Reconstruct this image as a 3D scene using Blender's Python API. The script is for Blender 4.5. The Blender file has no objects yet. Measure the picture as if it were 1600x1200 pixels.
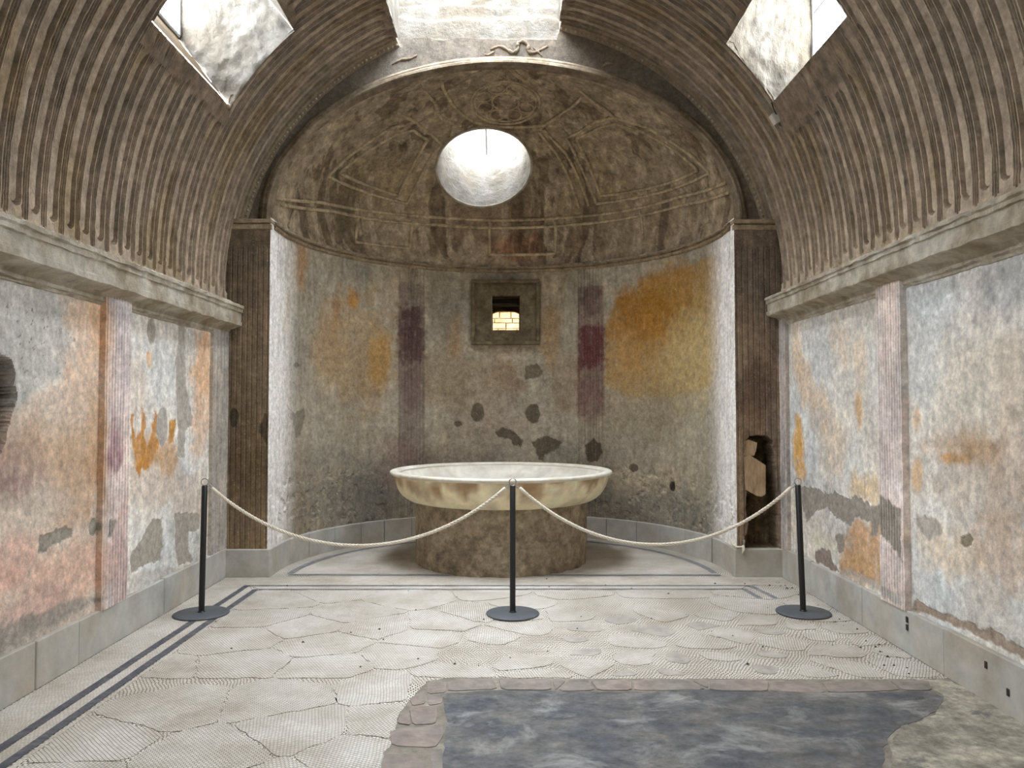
import bpy, math, random
import numpy as np
from mathutils import Vector, Matrix

random.seed(7)
RNG = np.random.default_rng(11)
SC = bpy.context.scene
COL = SC.collection
PI = math.pi

# ------------------------------------------------------------------ camera
FPX = 1200.0
CAM_LOC = Vector((0.04, 0.0, 1.57))
pitch, yaw = math.atan2(40, FPX), math.atan2(5, FPX)
fwd = Vector((math.sin(yaw) * math.cos(pitch), math.cos(yaw) * math.cos(pitch), math.sin(pitch)))
rgt = Vector((math.cos(yaw), -math.sin(yaw), 0))
upv = rgt.cross(fwd)
cam = bpy.data.objects.new('camera', bpy.data.cameras.new('camera'))
COL.objects.link(cam)
cam.data.sensor_width = 36
cam.data.sensor_fit = 'HORIZONTAL'
cam.data.lens = FPX / 1600 * 36
cam.data.clip_start = 0.05
cam.matrix_world = Matrix(((rgt.x, upv.x, -fwd.x, CAM_LOC.x), (rgt.y, upv.y, -fwd.y, CAM_LOC.y), (rgt.z, upv.z, -fwd.z, CAM_LOC.z), (0, 0, 0, 1)))
SC.camera = cam

# ------------------------------------------------------------------ sky and exposure
W = bpy.data.worlds.new('overcast_sky')
SC.world = W
W.use_nodes = True
bg = W.node_tree.nodes['Background']
bg.inputs[0].default_value = (0.87, 0.95, 1.05, 1)
# overcast sky: the zenith somewhat brighter than the horizon
_wt = W.node_tree
_tc = _wt.nodes.new('ShaderNodeTexCoord')
_sx = _wt.nodes.new('ShaderNodeSeparateXYZ')
_mr = _wt.nodes.new('ShaderNodeMapRange')
SKY = 36.5
_mr.inputs['From Min'].default_value, _mr.inputs['From Max'].default_value = 0, 1
_mr.inputs['To Min'].default_value, _mr.inputs['To Max'].default_value = SKY * .85, SKY
_wt.links.new(_tc.outputs['Generated'], _sx.inputs[0])
_wt.links.new(_sx.outputs['Z'], _mr.inputs['Value'])
_wt.links.new(_mr.outputs[0], bg.inputs[1])
SC.view_settings.view_transform = 'Standard'
SC.view_settings.look = 'None'
SC.view_settings.gamma = 1
SC.view_settings.use_curve_mapping = False
SC.view_settings.exposure = 0.0
SC.cycles.max_bounces = 12
SC.cycles.diffuse_bounces = 8
SC.cycles.transparent_max_bounces = 12
SC.cycles.use_denoising = True
SC.cycles.sample_clamp_indirect = 10


def portal(name, loc, size, direction):
    """Marks an opening to the sky so that the renderer samples the daylight coming through it."""
    d = bpy.data.lights.new(name, 'AREA')
    d.shape = 'RECTANGLE'
    d.size, d.size_y = size
    d.cycles.is_portal = True
    o = bpy.data.objects.new(name, d)
    COL.objects.link(o)
    o.location = loc
    o.rotation_euler = Vector(direction).to_track_quat('-Z', 'Y').to_euler()
    o['kind'] = 'helper'
    return o


# ------------------------------------------------------------------ noise and paint helpers
def _hash(ix, iy, seed):
    h = (ix.astype(np.int64) * 374761393 + iy.astype(np.int64) * 668265263 + seed * 974634777) & 0xFFFFFFFF
    h = ((h ^ (h >> 13)) * 1274126177) & 0xFFFFFFFF
    h = (h ^ (h >> 16)) & 0xFFFFFFFF
    return h / 4294967295.0


def vn(x, y, seed=0):
    fx, fy = np.floor(x), np.floor(y)
    u, v = x - fx, y - fy
    u, v = u * u * (3 - 2 * u), v * v * (3 - 2 * v)
    a, b = _hash(fx, fy, seed), _hash(fx + 1, fy, seed)
    c, d = _hash(fx, fy + 1, seed), _hash(fx + 1, fy + 1, seed)
    return (a * (1 - u) + b * u) * (1 - v) + (c * (1 - u) + d * u) * v


def fbm(x, y, o=4, seed=0):
    t, a, n = 0, 1.0, 0
    for i in range(o):
        t = t + a * vn(x, y, seed + i * 31)
        n += a
        a *= .5
        x, y = x * 2.03 + 17.1, y * 2.03 - 9.7
    return t / n


def sstep(a, b, x):
    t = np.clip((x - a) / (b - a), 0, 1)
    return t * t * (3 - 2 * t)


def lin(c):
    c = np.asarray(c, float) / 255.0
    return np.where(c <= .04045, c / 12.92, ((c + .055) / 1.055) ** 2.4)


def lin4(c):
    return (*[float(x) for x in lin(c)], 1.0)


def poly_signed(s, t, pts):
    """Signed distance to a polygon, positive inside."""
    p = np.array(pts)
    inside = np.zeros(s.shape, bool)
    dist = np.full(s.shape, 1e9)
    for i in range(len(p)):
        x0, y0 = p[i - 1]
        x1, y1 = p[i]
        if y0 != y1:
            inside ^= ((y0 > t) != (y1 > t)) & (s < (x1 - x0) * (t - y0) / (y1 - y0) + x0)
        ex, ey = x1 - x0, y1 - y0
        k = np.clip(((s - x0) * ex + (t - y0) * ey) / (ex * ex + ey * ey + 1e-12), 0, 1)
        dist = np.minimum(dist, np.hypot(s - x0 - k * ex, t - y0 - k * ey))
    return np.where(inside, dist, -dist)


def paint(s, t, base, ops, seed=0, var=.45, streak=.3):
    """Lime-wash colour and relief of a weathered plaster surface in its own (s, t) metres."""
    shape = s.shape
    s, t = s.ravel(), t.ravel()
    n1, n2 = fbm(s * 2.2, t * 2.2, 4, seed), fbm(s * 13, t * 13, 4, seed + 5)
    st = fbm(s * 26, t * 2.6, 4, seed + 9)
    col = lin(base)[None, :] * (1 + var * (n1 - .5) * 1.6 + var * (n2 - .5) * 1.0 + streak * (st - .5) * 1.4)[:, None]
    warm = (fbm(s * 1.7 + 40, t * 1.7, 3, seed + 3) - .5)[:, None]
    col = col * (1 + warm * np.array([.22, .02, -.22])[None, :])
    disp = (fbm(s * 6, t * 6, 4, seed + 21) - .5) * .008
    for i, op in enumerate(ops):
        if op[0] in 'bc':
            _, cs, ct, rs, rt, rgb, opac, warp, soft = op
            idx = np.nonzero((abs(s - cs) < rs * 2.1) & (abs(t - ct) < rt * 2.1))[0]
            if not len(idx):
                continue
            a, b = s[idx], t[idx]
            nz = fbm(a * 9, b * 9, 4, seed + 50 + i) - .5
            r = np.hypot((a - cs) / rs, (b - ct) / rt) + warp * 2.4 * nz
            m = 1 - sstep(1 - soft, 1 + soft, r)
            if op[0] == 'c':
                q = abs(fbm(a * 11, b * 11, 3, seed + 70) - .5) + .35 * abs(fbm(a * 31, b * 31, 2, seed + 71) - .5)
                line = 1 - sstep(.012, .034, q)
                disp[idx] += .004 * m * line
                m = m * line * sstep(.3, .5, fbm(a * 5, b * 5, 2, seed + 77))
            elif soft > .1:
                m = m * np.clip(.35 + 1.3 * fbm(a * 30, b * 9, 4, seed + 90 + i), 0, 1)
            else:
                disp[idx] += .005 * m
            m = (m * opac)[:, None]
            col[idx] = col[idx] * (1 - m) + m * lin(rgb)[None, :] * (1 + .3 * (n2[idx] - .5) + .25 * (n1[idx] - .5))[:, None]
        else:
            _, pts, rgb, opac, depth, soft, warp = op
            p = np.array(pts)
            lo, hi = p.min(0) - .15, p.max(0) + .15
            idx = np.nonzero((s > lo[0]) & (s < hi[0]) & (t > lo[1]) & (t < hi[1]))[0]
            if not len(idx):
                continue
            a, b = s[idx], t[idx]
            wa = a + warp * 3 * (fbm(a * 22, b * 22, 3, seed + i) - .5)
            wb = b + warp * 3 * (fbm(a * 22 + 9, b * 22 + 5, 3, seed + i + 1) - .5)
            sd = poly_signed(wa, wb, pts)
            m = sstep(-max(soft, .004), max(soft, .004), sd)
            if soft > .008:
                m = m * np.clip(.4 + 1.25 * fbm(a * 26, b * 8, 4, seed + 90 + i), 0, 1)
            disp[idx] += depth * m
            m = (m * opac)[:, None]
            col[idx] = col[idx] * (1 - m) + m * lin(rgb)[None, :] * (1 + .25 * (n2[idx] - .5) + .2 * (n1[idx] - .5))[:, None]
    return np.clip(col, .004, .95).reshape(*shape, 3), disp.reshape(shape)


# ------------------------------------------------------------------ materials
def mat_new(name):
    m = bpy.data.materials.new(name)
    m.use_nodes = True
    nt = m.node_tree
    return m, nt, nt.nodes['Principled BSDF']


def N(nt, kind, **kw):
    n = nt.nodes.new(kind)
    for k, v in kw.items():
        if k in n.inputs:
            n.inputs[k].default_value = v
        else:
            setattr(n, k, v)
    return n


def stone(name, rgb=None, rgb2=None, var=.35, scale=9., bump=.35, bscale=45., rough=.92, stretch=(1, 1, 1), flecks=0., spec=.2, rgb3=None, t3=(.55, .62), scale3=3., chalk=0.):
    """Procedural stone or plaster. Without rgb the colour comes from the surface's own painted colour."""
    m, nt, b = mat_new(name)
    geo = N(nt, 'ShaderNodeNewGeometry')
    mp = N(nt, 'ShaderNodeMapping')
    mp.inputs['Scale'].default_value = stretch
    nt.links.new(geo.outputs['Position'], mp.inputs['Vector'])
    vec = mp.outputs[0]
    n1 = N(nt, 'ShaderNodeTexNoise', Scale=scale, Detail=8., Roughness=.65)
    nt.links.new(vec, n1.inputs['Vector'])
    if rgb is None:
        src = N(nt, 'ShaderNodeAttribute', attribute_name='Col').outputs['Color']
    elif rgb2 is None:
        c = N(nt, 'ShaderNodeRGB')
        c.outputs[0].default_value = lin4(rgb)
        src = c.outputs[0]
    else:
        n0 = N(nt, 'ShaderNodeTexNoise', Scale=scale * .37, Detail=6., Roughness=.6)
        nt.links.new(vec, n0.inputs['Vector'])
        mr = N(nt, 'ShaderNodeMapRange')
        mr.inputs['From Min'].default_value, mr.inputs['From Max'].default_value = .38, .62
        nt.links.new(n0.outputs[0], mr.inputs['Value'])
        mx = N(nt, 'ShaderNodeMix', data_type='RGBA')
        mx.inputs[6].default_value, mx.inputs[7].default_value = lin4(rgb), lin4(rgb2)
        nt.links.new(mr.outputs[0], mx.inputs[0])
        src = mx.outputs[2]
    mr = N(nt, 'ShaderNodeMapRange')
    mr.inputs['From Min'].default_value, mr.inputs['From Max'].default_value = .3, .7
    mr.inputs['To Min'].default_value, mr.inputs['To Max'].default_value = 1 - var, 1 + var
    nt.links.new(n1.outputs[0], mr.inputs['Value'])
    mu = N(nt, 'ShaderNodeVectorMath', operation='MULTIPLY')
    nt.links.new(src, mu.inputs[0])
    nt.links.new(mr.outputs[0], mu.inputs[1])
    out = mu.outputs[0]
    n3 = N(nt, 'ShaderNodeTexNoise', Scale=bscale, Detail=6., Roughness=.7)
    nt.links.new(vec, n3.inputs['Vector'])
    if flecks:
        fr = N(nt, 'ShaderNodeMapRange')
        fr.inputs['From Min'].default_value, fr.inputs['From Max'].default_value = .58, .68
        fr.inputs['To Max'].default_value = flecks
        nt.links.new(n3.outputs[0], fr.inputs['Value'])
        fx = N(nt, 'ShaderNodeMix', data_type='RGBA')
        fx.inputs[7].default_value = lin4((222, 214, 200))
        nt.links.new(fr.outputs[0], fx.inputs[0])
        nt.links.new(out, fx.inputs[6])
        out = fx.outputs[2]
    if chalk:
        n5 = N(nt, 'ShaderNodeTexNoise', Scale=26., Detail=10., Roughness=.78)
        nt.links.new(vec, n5.inputs['Vector'])
        cm = N(nt, 'ShaderNodeMapRange')
        cm.inputs['From Min'].default_value, cm.inputs['From Max'].default_value = .36, .64
        cm.inputs['To Min'].default_value, cm.inputs['To Max'].default_value = 1 - chalk, 1 + chalk
        nt.links.new(n5.outputs[0], cm.inputs['Value'])
        ck = N(nt, 'ShaderNodeVectorMath', operation='MULTIPLY')
        nt.links.new(out, ck.inputs[0])
        nt.links.new(cm.outputs[0], ck.inputs[1])
        out = ck.outputs[0]
    if rgb3 is not None:
        n6 = N(nt, 'ShaderNodeTexNoise', Scale=scale3, Detail=9., Roughness=.7, Distortion=.6)
        nt.links.new(vec, n6.inputs['Vector'])
        m6 = N(nt, 'ShaderNodeMapRange')
        m6.inputs['From Min'].default_value, m6.inputs['From Max'].default_value = t3
        nt.links.new(n6.outputs[0], m6.inputs['Value'])
        x6 = N(nt, 'ShaderNodeMix', data_type='RGBA')
        x6.inputs[7].default_value = lin4(rgb3)
        nt.links.new(m6.outputs[0], x6.inputs[0])
        nt.links.new(out, x6.inputs[6])
        out = x6.outputs[2]
    nt.links.new(out, b.inputs['Base Color'])
    if bump:
        bp = N(nt, 'ShaderNodeBump', Strength=bump, Distance=.02)
        ad = N(nt, 'ShaderNodeMath', operation='ADD')
        nt.links.new(n1.outputs[0], ad.inputs[0])
        nt.links.new(n3.outputs[0], ad.inputs[1])
        nt.links.new(ad.outputs[0], bp.inputs['Height'])
        nt.links.new(bp.outputs[0], b.inputs['Normal'])
    b.inputs['Roughness'].default_value = rough
    b.inputs['Specular IOR Level'].default_value = spec
    return m


def tesserae(name, light, joint, size, gap, spin):
    """Mosaic too fine to tell the stones apart singly: rows of small tesserae with open joints."""
    m, nt, b = mat_new(name)
    tc = N(nt, 'ShaderNodeTexCoord')
    vec = tc.outputs['Object']
    if spin:
        oi = N(nt, 'ShaderNodeObjectInfo')
        an = N(nt, 'ShaderNodeMath', operation='MULTIPLY')
        an.inputs[1].default_value = 6.28
        nt.links.new(oi.outputs['Random'], an.inputs[0])
        vr = N(nt, 'ShaderNodeVectorRotate', rotation_type='Z_AXIS')
        nt.links.new(vec, vr.inputs['Vector'])
        nt.links.new(an.outputs[0], vr.inputs['Angle'])
        vec = vr.outputs[0]
    nz = N(nt, 'ShaderNodeTexNoise', Scale=3.5, Detail=3.)
    nt.links.new(tc.outputs['Object'], nz.inputs['Vector'])
    sc = N(nt, 'ShaderNodeVectorMath', operation='SCALE')
    sc.inputs['Scale'].default_value = .09 if not spin else .03
    nt.links.new(nz.outputs['Color'], sc.inputs[0])
    ad = N(nt, 'ShaderNodeVectorMath', operation='ADD')
    nt.links.new(vec, ad.inputs[0])
    nt.links.new(sc.outputs[0], ad.inputs[1])
    br = N(nt, 'ShaderNodeTexBrick', Scale=1.)
    br.inputs['Brick Width'].default_value = size * 1.15
    br.inputs['Row Height'].default_value = size
    br.inputs['Mortar Size'].default_value = gap
    br.inputs['Mortar Smooth'].default_value = .2
    br.inputs['Color1'].default_value = lin4(light)
    br.inputs['Color2'].default_value = lin4([x * .93 for x in light])
    br.inputs['Mortar'].default_value = lin4(joint)
    nt.links.new(ad.outputs[0], br.inputs['Vector'])
    geo = N(nt, 'ShaderNodeNewGeometry')
    n1 = N(nt, 'ShaderNodeTexNoise', Scale=2.3, Detail=8., Roughness=.65)
    nt.links.new(geo.outputs['Position'], n1.inputs['Vector'])
    cr = N(nt, 'ShaderNodeValToRGB')
    cr.color_ramp.elements[0].position, cr.color_ramp.elements[0].color = .3, (.72, .66, .58, 1)
    cr.color_ramp.elements[1].position, cr.color_ramp.elements[1].color = .62, (1.06, 1.05, 1.03, 1)
    nt.links.new(n1.outputs[0], cr.inputs[0])
    mu = N(nt, 'ShaderNodeVectorMath', operation='MULTIPLY')
    nt.links.new(br.outputs['Color'], mu.inputs[0])
    nt.links.new(cr.outputs[0], mu.inputs[1])
    nt.links.new(mu.outputs[0], b.inputs['Base Color'])
    bp = N(nt, 'ShaderNodeBump', Strength=.5, Distance=.004)
    nt.links.new(br.outputs['Fac'], bp.inputs['Height'])
    bp.invert = True
    nt.links.new(bp.outputs[0], b.inputs['Normal'])
    b.inputs['Roughness'].default_value = .75
    b.inputs['Specular IOR Level'].default_value = .25
    return m


def plain(name, rgb, rough=.5, metal=0., spec=.5):
    m, nt, b = mat_new(name)
    n = N(nt, 'ShaderNodeTexNoise', Scale=60., Detail=4.)
    mr = N(nt, 'ShaderNodeMapRange')
    mr.inputs['To Min'].default_value, mr.inputs['To Max'].default_value = .8, 1.2
    nt.links.new(n.outputs[0], mr.inputs['Value'])
    mu = N(nt, 'ShaderNodeVectorMath', operation='SCALE')
    mu.inputs[0].default_value = lin4(rgb)[:3]
    nt.links.new(mr.outputs[0], mu.inputs['Scale'])
    nt.links.new(mu.outputs[0], b.inputs['Base Color'])
    b.inputs['Roughness'].default_value = rough
    b.inputs['Metallic'].default_value = metal
    b.inputs['Specular IOR Level'].default_value = spec
    return m


def glass():
    m = bpy.data.materials.new('window_glass')
    m.use_nodes = True
    nt = m.node_tree
    nt.nodes.clear()
    t, g = N(nt, 'ShaderNodeBsdfTransparent'), N(nt, 'ShaderNodeBsdfGlossy')
    g.inputs['Roughness'].default_value = .02
    mx, o = N(nt, 'ShaderNodeMixShader'), N(nt, 'ShaderNodeOutputMaterial')
    mx.inputs[0].default_value = .05
    nt.links.new(t.outputs[0], mx.inputs[1])
    nt.links.new(g.outputs[0], mx.inputs[2])
    nt.links.new(mx.outputs[0], o.inputs[0])
    return m


M = dict(
    plaster=stone('painted_plaster', None, var=.2, scale=14, bump=.35, bscale=60, flecks=.3, chalk=.28),
    vault=stone('vault_stucco', None, var=.35, scale=11, bump=.5, bscale=50, chalk=.2),
    dome=stone('dome_stucco', None, var=.45, scale=9, bump=.7, bscale=38, flecks=.1, chalk=.3),
    cornice=stone('cornice_stucco', (196, 188, 172), (160, 146, 124), var=.3, scale=10, bump=.6, bscale=40),
    white=stone('lime_plaster', (136, 131, 122), (116, 107, 94), var=.3, scale=7, bump=1., bscale=22),
    marble=stone('plinth_marble', (180, 178, 170), (172, 162, 146), var=.18, scale=5, bump=.12, bscale=30, rough=.7),
    basin=stone('basin_marble', None, var=.18, scale=7, bump=.15, bscale=40, rough=.45, spec=.4),
    marble_rim=stone('worn_marble_rim', (226, 221, 208), (206, 196, 176), var=.15, scale=9, bump=.2, bscale=40, rough=.5),
    mortar=stone('mortar', (150, 142, 128), (126, 118, 106), var=.3, scale=12, bump=.5),
    slab=stone('paving_stone', (132, 125, 116), (146, 132, 123), var=.3, scale=9, bump=.25),
    concrete=stone('worn_concrete', (78, 80, 84), (108, 105, 100), var=.45, scale=9, bump=.3, bscale=40, rough=.55, stretch=(1, 1.3, 1), spec=.35, rgb3=(150, 149, 144), t3=(.53, .68), scale3=2.6, chalk=.3),
    rubble=stone('pale_rubble', (176, 168, 150), (134, 128, 114), var=.4, scale=9, bump=.7, bscale=25, chalk=.3, rgb3=(112, 110, 106), t3=(.56, .62), scale3=2.2),
    grey_patch=stone('grey_infill', (176, 169, 158), (160, 152, 142), var=.15, scale=14, bump=.2),
    masonry=stone('bare_masonry', (120, 100, 76), (84, 70, 54), var=.45, scale=11, bump=1., bscale=24),
    outside=stone('outside_stone', (178, 132, 86), (150, 108, 72), var=.35, scale=14, bump=.9, bscale=26),
    surround=stone('dark_surround', (122, 108, 84), (96, 84, 64), var=.4, scale=12, bump=.6, bscale=30, chalk=.25),
    arch=stone('arch_stucco', (150, 136, 116), (122, 106, 86), var=.35, scale=12, bump=.6, bscale=40, chalk=.2),
    stained=stone('stained_lime_plaster', (116, 110, 100), (88, 76, 60), var=.4, scale=7, bump=1., bscale=22, stretch=(1, 1, .5)),
    tan=stone('ochre_plaster', (128, 108, 80), (112, 94, 70), var=.2, scale=7, bump=.6, bscale=22),
    broken=stone('broken_plaster', (182, 156, 124), (164, 138, 108), var=.3, scale=14, bump=.5, bscale=40, stretch=(3, 3, .6)),
    stripe=stone('dark_tesserae', (84, 84, 90), (104, 102, 104), var=.3, scale=30, bump=.3, bscale=120),
    stripe_far=stone('grey_tesserae', (120, 120, 124), (140, 138, 138), var=.25, scale=30, bump=.3, bscale=120),
    mosaic=tesserae('open_mosaic', (232, 226, 214), (66, 60, 52), .019, .0026, False),
    fragment=tesserae('tight_mosaic', (214, 209, 200), (104, 97, 87), .0165, .0014, True),
    fragment_far=tesserae('close_mosaic', (208, 202, 192), (128, 121, 110), .0165, .0010, False),
    metal=plain('black_metal', (26, 25, 25), .45, 0., .5),
    base=plain('dark_grey_metal', (84, 88, 92), .5, .0, .5),
    chrome=plain('steel', (170, 168, 164), .3, 1.),
    rope=plain('cream_rope', (216, 206, 188), .9, 0, .1),
    frame=plain('window_frame_paint', (168, 170, 172), .5),
    wood=stone('old_timber', (70, 58, 44), (46, 38, 30), var=.4, scale=20, stretch=(.3, 3, 3)),
    crumb=plain('dark_crumb', (52, 46, 40), .9),
    plastic=plain('white_plastic', (206, 200, 188), .5),
    glass=glass(),
)


# ------------------------------------------------------------------ mesh helpers
def tag(o, label=None, category=None, group=None, kind=None):
    for k, v in (('label', label), ('category', category), ('group', group), ('kind', kind)):
        if v:
            o[k] = v
    return o


def empty(name, loc=(0, 0, 0), parent=None):
    o = bpy.data.objects.new(name, None)
    COL.objects.link(o)
    o.location = loc
    o.empty_display_size = .1
    if parent:
        o.parent = parent
    return o


def mesh(name, V, F, m, parent=None, smooth=True, col=None, loc=None):
    V = np.asarray(V, np.float64).reshape(-1, 3)
    if loc is not None:
        V = V - np.asarray(loc)[None, :]
    me = bpy.data.meshes.new(name)
    if isinstance(F, np.ndarray):
        n, k = F.shape
        me.vertices.add(len(V))
        me.vertices.foreach_set('co', V.astype(np.float32).ravel())
        me.loops.add(n * k)
        me.loops.foreach_set('vertex_index', F.astype(np.int32).ravel())
        me.polygons.add(n)
        me.polygons.foreach_set('loop_start', np.arange(0, n * k, k, dtype=np.int32))
        me.update(calc_edges=True)
    else:
        me.from_pydata([tuple(v) for v in V], [], F)
        me.update()
    me.polygons.foreach_set('use_smooth', np.full(len(me.polygons), smooth))
    if col is not None:
        a = me.color_attributes.new('Col', 'FLOAT_COLOR', 'POINT')
        c = np.ones((len(V), 4), np.float32)
        c[:, :3] = np.asarray(col).reshape(-1, 3)
        a.data.foreach_set('color', c.ravel())
    me.materials.append(m)
    me.validate()
    o = bpy.data.objects.new(name, me)
    COL.objects.link(o)
    if parent:
        o.parent = parent
        if loc is not None:
            o.location = Vector(loc) - parent.matrix_basis.translation
        else:
            o.matrix_parent_inverse = parent.matrix_basis.inverted()
    elif loc is not None:
        o.location = loc
    return o


def sheet(name, Pt, m, parent=None, col=None, keep=None, smooth=True, close=False):
    """Grid of points (nu, nv, 3) as one surface; keep masks out openings."""
    nu, nv = Pt.shape[:2]
    iu = nu if close else nu - 1
    i, j = np.meshgrid(np.arange(iu), np.arange(nv - 1), indexing='ij')
    i2 = (i + 1) % nu
    F = np.stack([i * nv + j, i2 * nv + j, i2 * nv + j + 1, i * nv + j + 1], -1).reshape(-1, 4)
    if keep is not None:
        F = F[keep.ravel()]
    return mesh(name, Pt.reshape(-1, 3), F, m, parent, smooth, None if col is None else col.reshape(-1, 3))


def axis(lo, hi, step, exact=()):
    """Sample positions from lo to hi, about step apart, passing through the exact values."""
    k = sorted({lo, hi, *[e for e in exact if lo < e < hi]})
    out = []
    for a, b in zip(k[:-1], k[1:]):
        out += list(np.linspace(a, b, max(1, round((b - a) / step)) + 1)[:-1])
    return np.array(out + [hi])


def box_vf(lo, hi, bev=.0):
    x0, y0, z0 = lo
    x1, y1, z1 = hi
    if bev <= 0:
        V = [(x, y, z) for x in (x0, x1) for y in (y0, y1) for z in (z0, z1)]
        return V, [(0, 1, 3, 2), (4, 6, 7, 5), (0, 4, 5, 1), (2, 3, 7, 6), (0, 2, 6, 4), (1, 5, 7, 3)]
    V, idx = [], {}
    for a, (x, sx) in enumerate(((x0, 1), (x1, -1))):
        for b, (y, sy) in enumerate(((y0, 1), (y1, -1))):
            for c, (z, sz) in enumerate(((z0, 1), (z1, -1))):
                for ax in range(3):
                    p = [x + sx * bev, y + sy * bev, z + sz * bev]
                    p[ax] = (x, y, z)[ax]
                    idx[a, b, c, ax] = len(V)
                    V.append(tuple(p))
    F = []
    for a in (0, 1):
        F.append([idx[a, b, c, 0] for b, c in ((0, 0), (0, 1), (1, 1), (1, 0))])
        F.append([idx[b, a, c, 1] for b, c in ((0, 0), (1, 0), (1, 1), (0, 1))])
        F.append([idx[b, c, a, 2] for b, c in ((0, 0), (0, 1), (1, 1), (1, 0))])
    for a in (0, 1):
        for b in (0, 1):
            F.append([idx[a, b, 0, 0], idx[a, b, 1, 0], idx[a, b, 1, 1], idx[a, b, 0, 1]])
            F.append([idx[a, 0, b, 0], idx[a, 1, b, 0], idx[a, 1, b, 2], idx[a, 0, b, 2]])
            F.append([idx[0, a, b, 1], idx[1, a, b, 1], idx[1, a, b, 2], idx[0, a, b, 2]])
            for c in (0, 1):
                F.append([idx[a, b, c, k] for k in range(3)])
    return V, F


def box(name, lo, hi, m, parent=None, bev=.004):
    V, F = box_vf(lo, hi, bev)
    return mesh(name, V, F, m, parent, False)


def tube(name, path, r, m, parent=None, sides=8, closed=False, caps=True):
    P = np.asarray(path, float)
    n = len(P)
    T = np.roll(P, -1, 0) - np.roll(P, 1, 0)
    if not closed:
        T[0], T[-1] = P[1] - P[0], P[-1] - P[-2]
    T /= np.linalg.norm(T, axis=1)[:, None] + 1e-12
    up = np.array([0, 0, 1.]) if abs(T[0][2]) < .9 else np.array([0, 1., 0])
    V = []
    rr = np.broadcast_to(r, (n,))
    for i in range(n):
        a = np.cross(T[i], up)
        a /= np.linalg.norm(a) + 1e-12
        up = np.cross(a, T[i])
        for k in range(sides):
            t = 2 * PI * k / sides
            V.append(P[i] + rr[i] * (math.cos(t) * a + math.sin(t) * up))
    F = []
    for i in range(n if closed else n - 1):
        for k in range(sides):
            k2, i2 = (k + 1) % sides, (i + 1) % n
            F.append((i * sides + k, i * sides + k2, i2 * sides + k2, i2 * sides + k))
    if caps and not closed:
        F += [tuple(range(sides))[::-1], tuple((n - 1) * sides + k for k in range(sides))]
    return mesh(name, V, F, m, parent, True)


def lathe(name, prof, m, parent=None, seg=96, col=None, jitter=None, loc=(0, 0, 0)):
    prof = np.asarray(prof, float)
    a = np.linspace(0, 2 * PI, seg, endpoint=False)
    R, Z = np.meshgrid(np.ones(seg), np.arange(len(prof)), indexing='ij')
    r = prof[:, 0][None, :].repeat(seg, 0)
    z = prof[:, 1][None, :].repeat(seg, 0)
    if jitter is not None:
        r = r + jitter(a[:, None] + 0 * r, z)
    Pt = np.stack([loc[0] + r * np.cos(a)[:, None], loc[1] + r * np.sin(a)[:, None], loc[2] + z], -1)
    c = None if col is None else col(a[:, None] + 0 * r, r, z)
    return sheet(name, Pt, m, parent, c, close=True)


def plate(name, pts, z0, z1, m, parent=None, soft=.0):
    """Flat piece with its own edge: a polygon with thickness, origin at its middle."""
    p = np.array(pts, float)
    if abs(soft) > 0:
        c = p.mean(0)
        q = p + (c - p) * soft
    else:
        q = p
    n = len(p)
    c = p.mean(0)
    V = [(x, y, z0) for x, y in p] + [(x, y, z1) for x, y in q]
    F = [tuple(range(n, 2 * n))] + [(i, (i + 1) % n, n + (i + 1) % n, n + i) for i in range(n)]
    return mesh(name, V, F, m, parent, False, loc=(c[0], c[1], z0))


def sweep(name, prof, path_fn, ts, m, parent=None, rough=.0, seed=0):
    """Moulding: the profile [(a, b)] carried along ts by path_fn(t, a, b)."""
    T, K = np.meshgrid(ts, np.arange(len(prof)), indexing='ij')
    pr = np.asarray(prof, float)
    a, b = pr[:, 0][K], pr[:, 1][K]
    if rough:
        a = a + rough * 2 * (fbm(T * 9, K * 1.3 + 5, 4, seed) - .5)
        b = b + rough * 2 * (fbm(T * 9 + 40, K * 1.3, 4, seed + 3) - .5)
    x, y, z = path_fn(T, a, b)
    return sheet(name, np.stack([x, y, z], -1), m, parent, smooth=False)


# ------------------------------------------------------------------ measured layout, in metres
XW, YB, YP, YT = 2.64, -3.0, 7.27, 7.42          # side walls, back of the room, pier fronts, wall over the apse
AR, ACX, ACY = 2.21, -.02, 7.5                   # apse plan
VA, VB, VZ = 2.64, 2.65, 2.75                    # vault half width, rise, springing
DCX, DCY, DCZ = -.01, 7.42, 3.42                 # half dome
DRX, DRY, DRZ = 2.29, 2.29, 1.53

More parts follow.
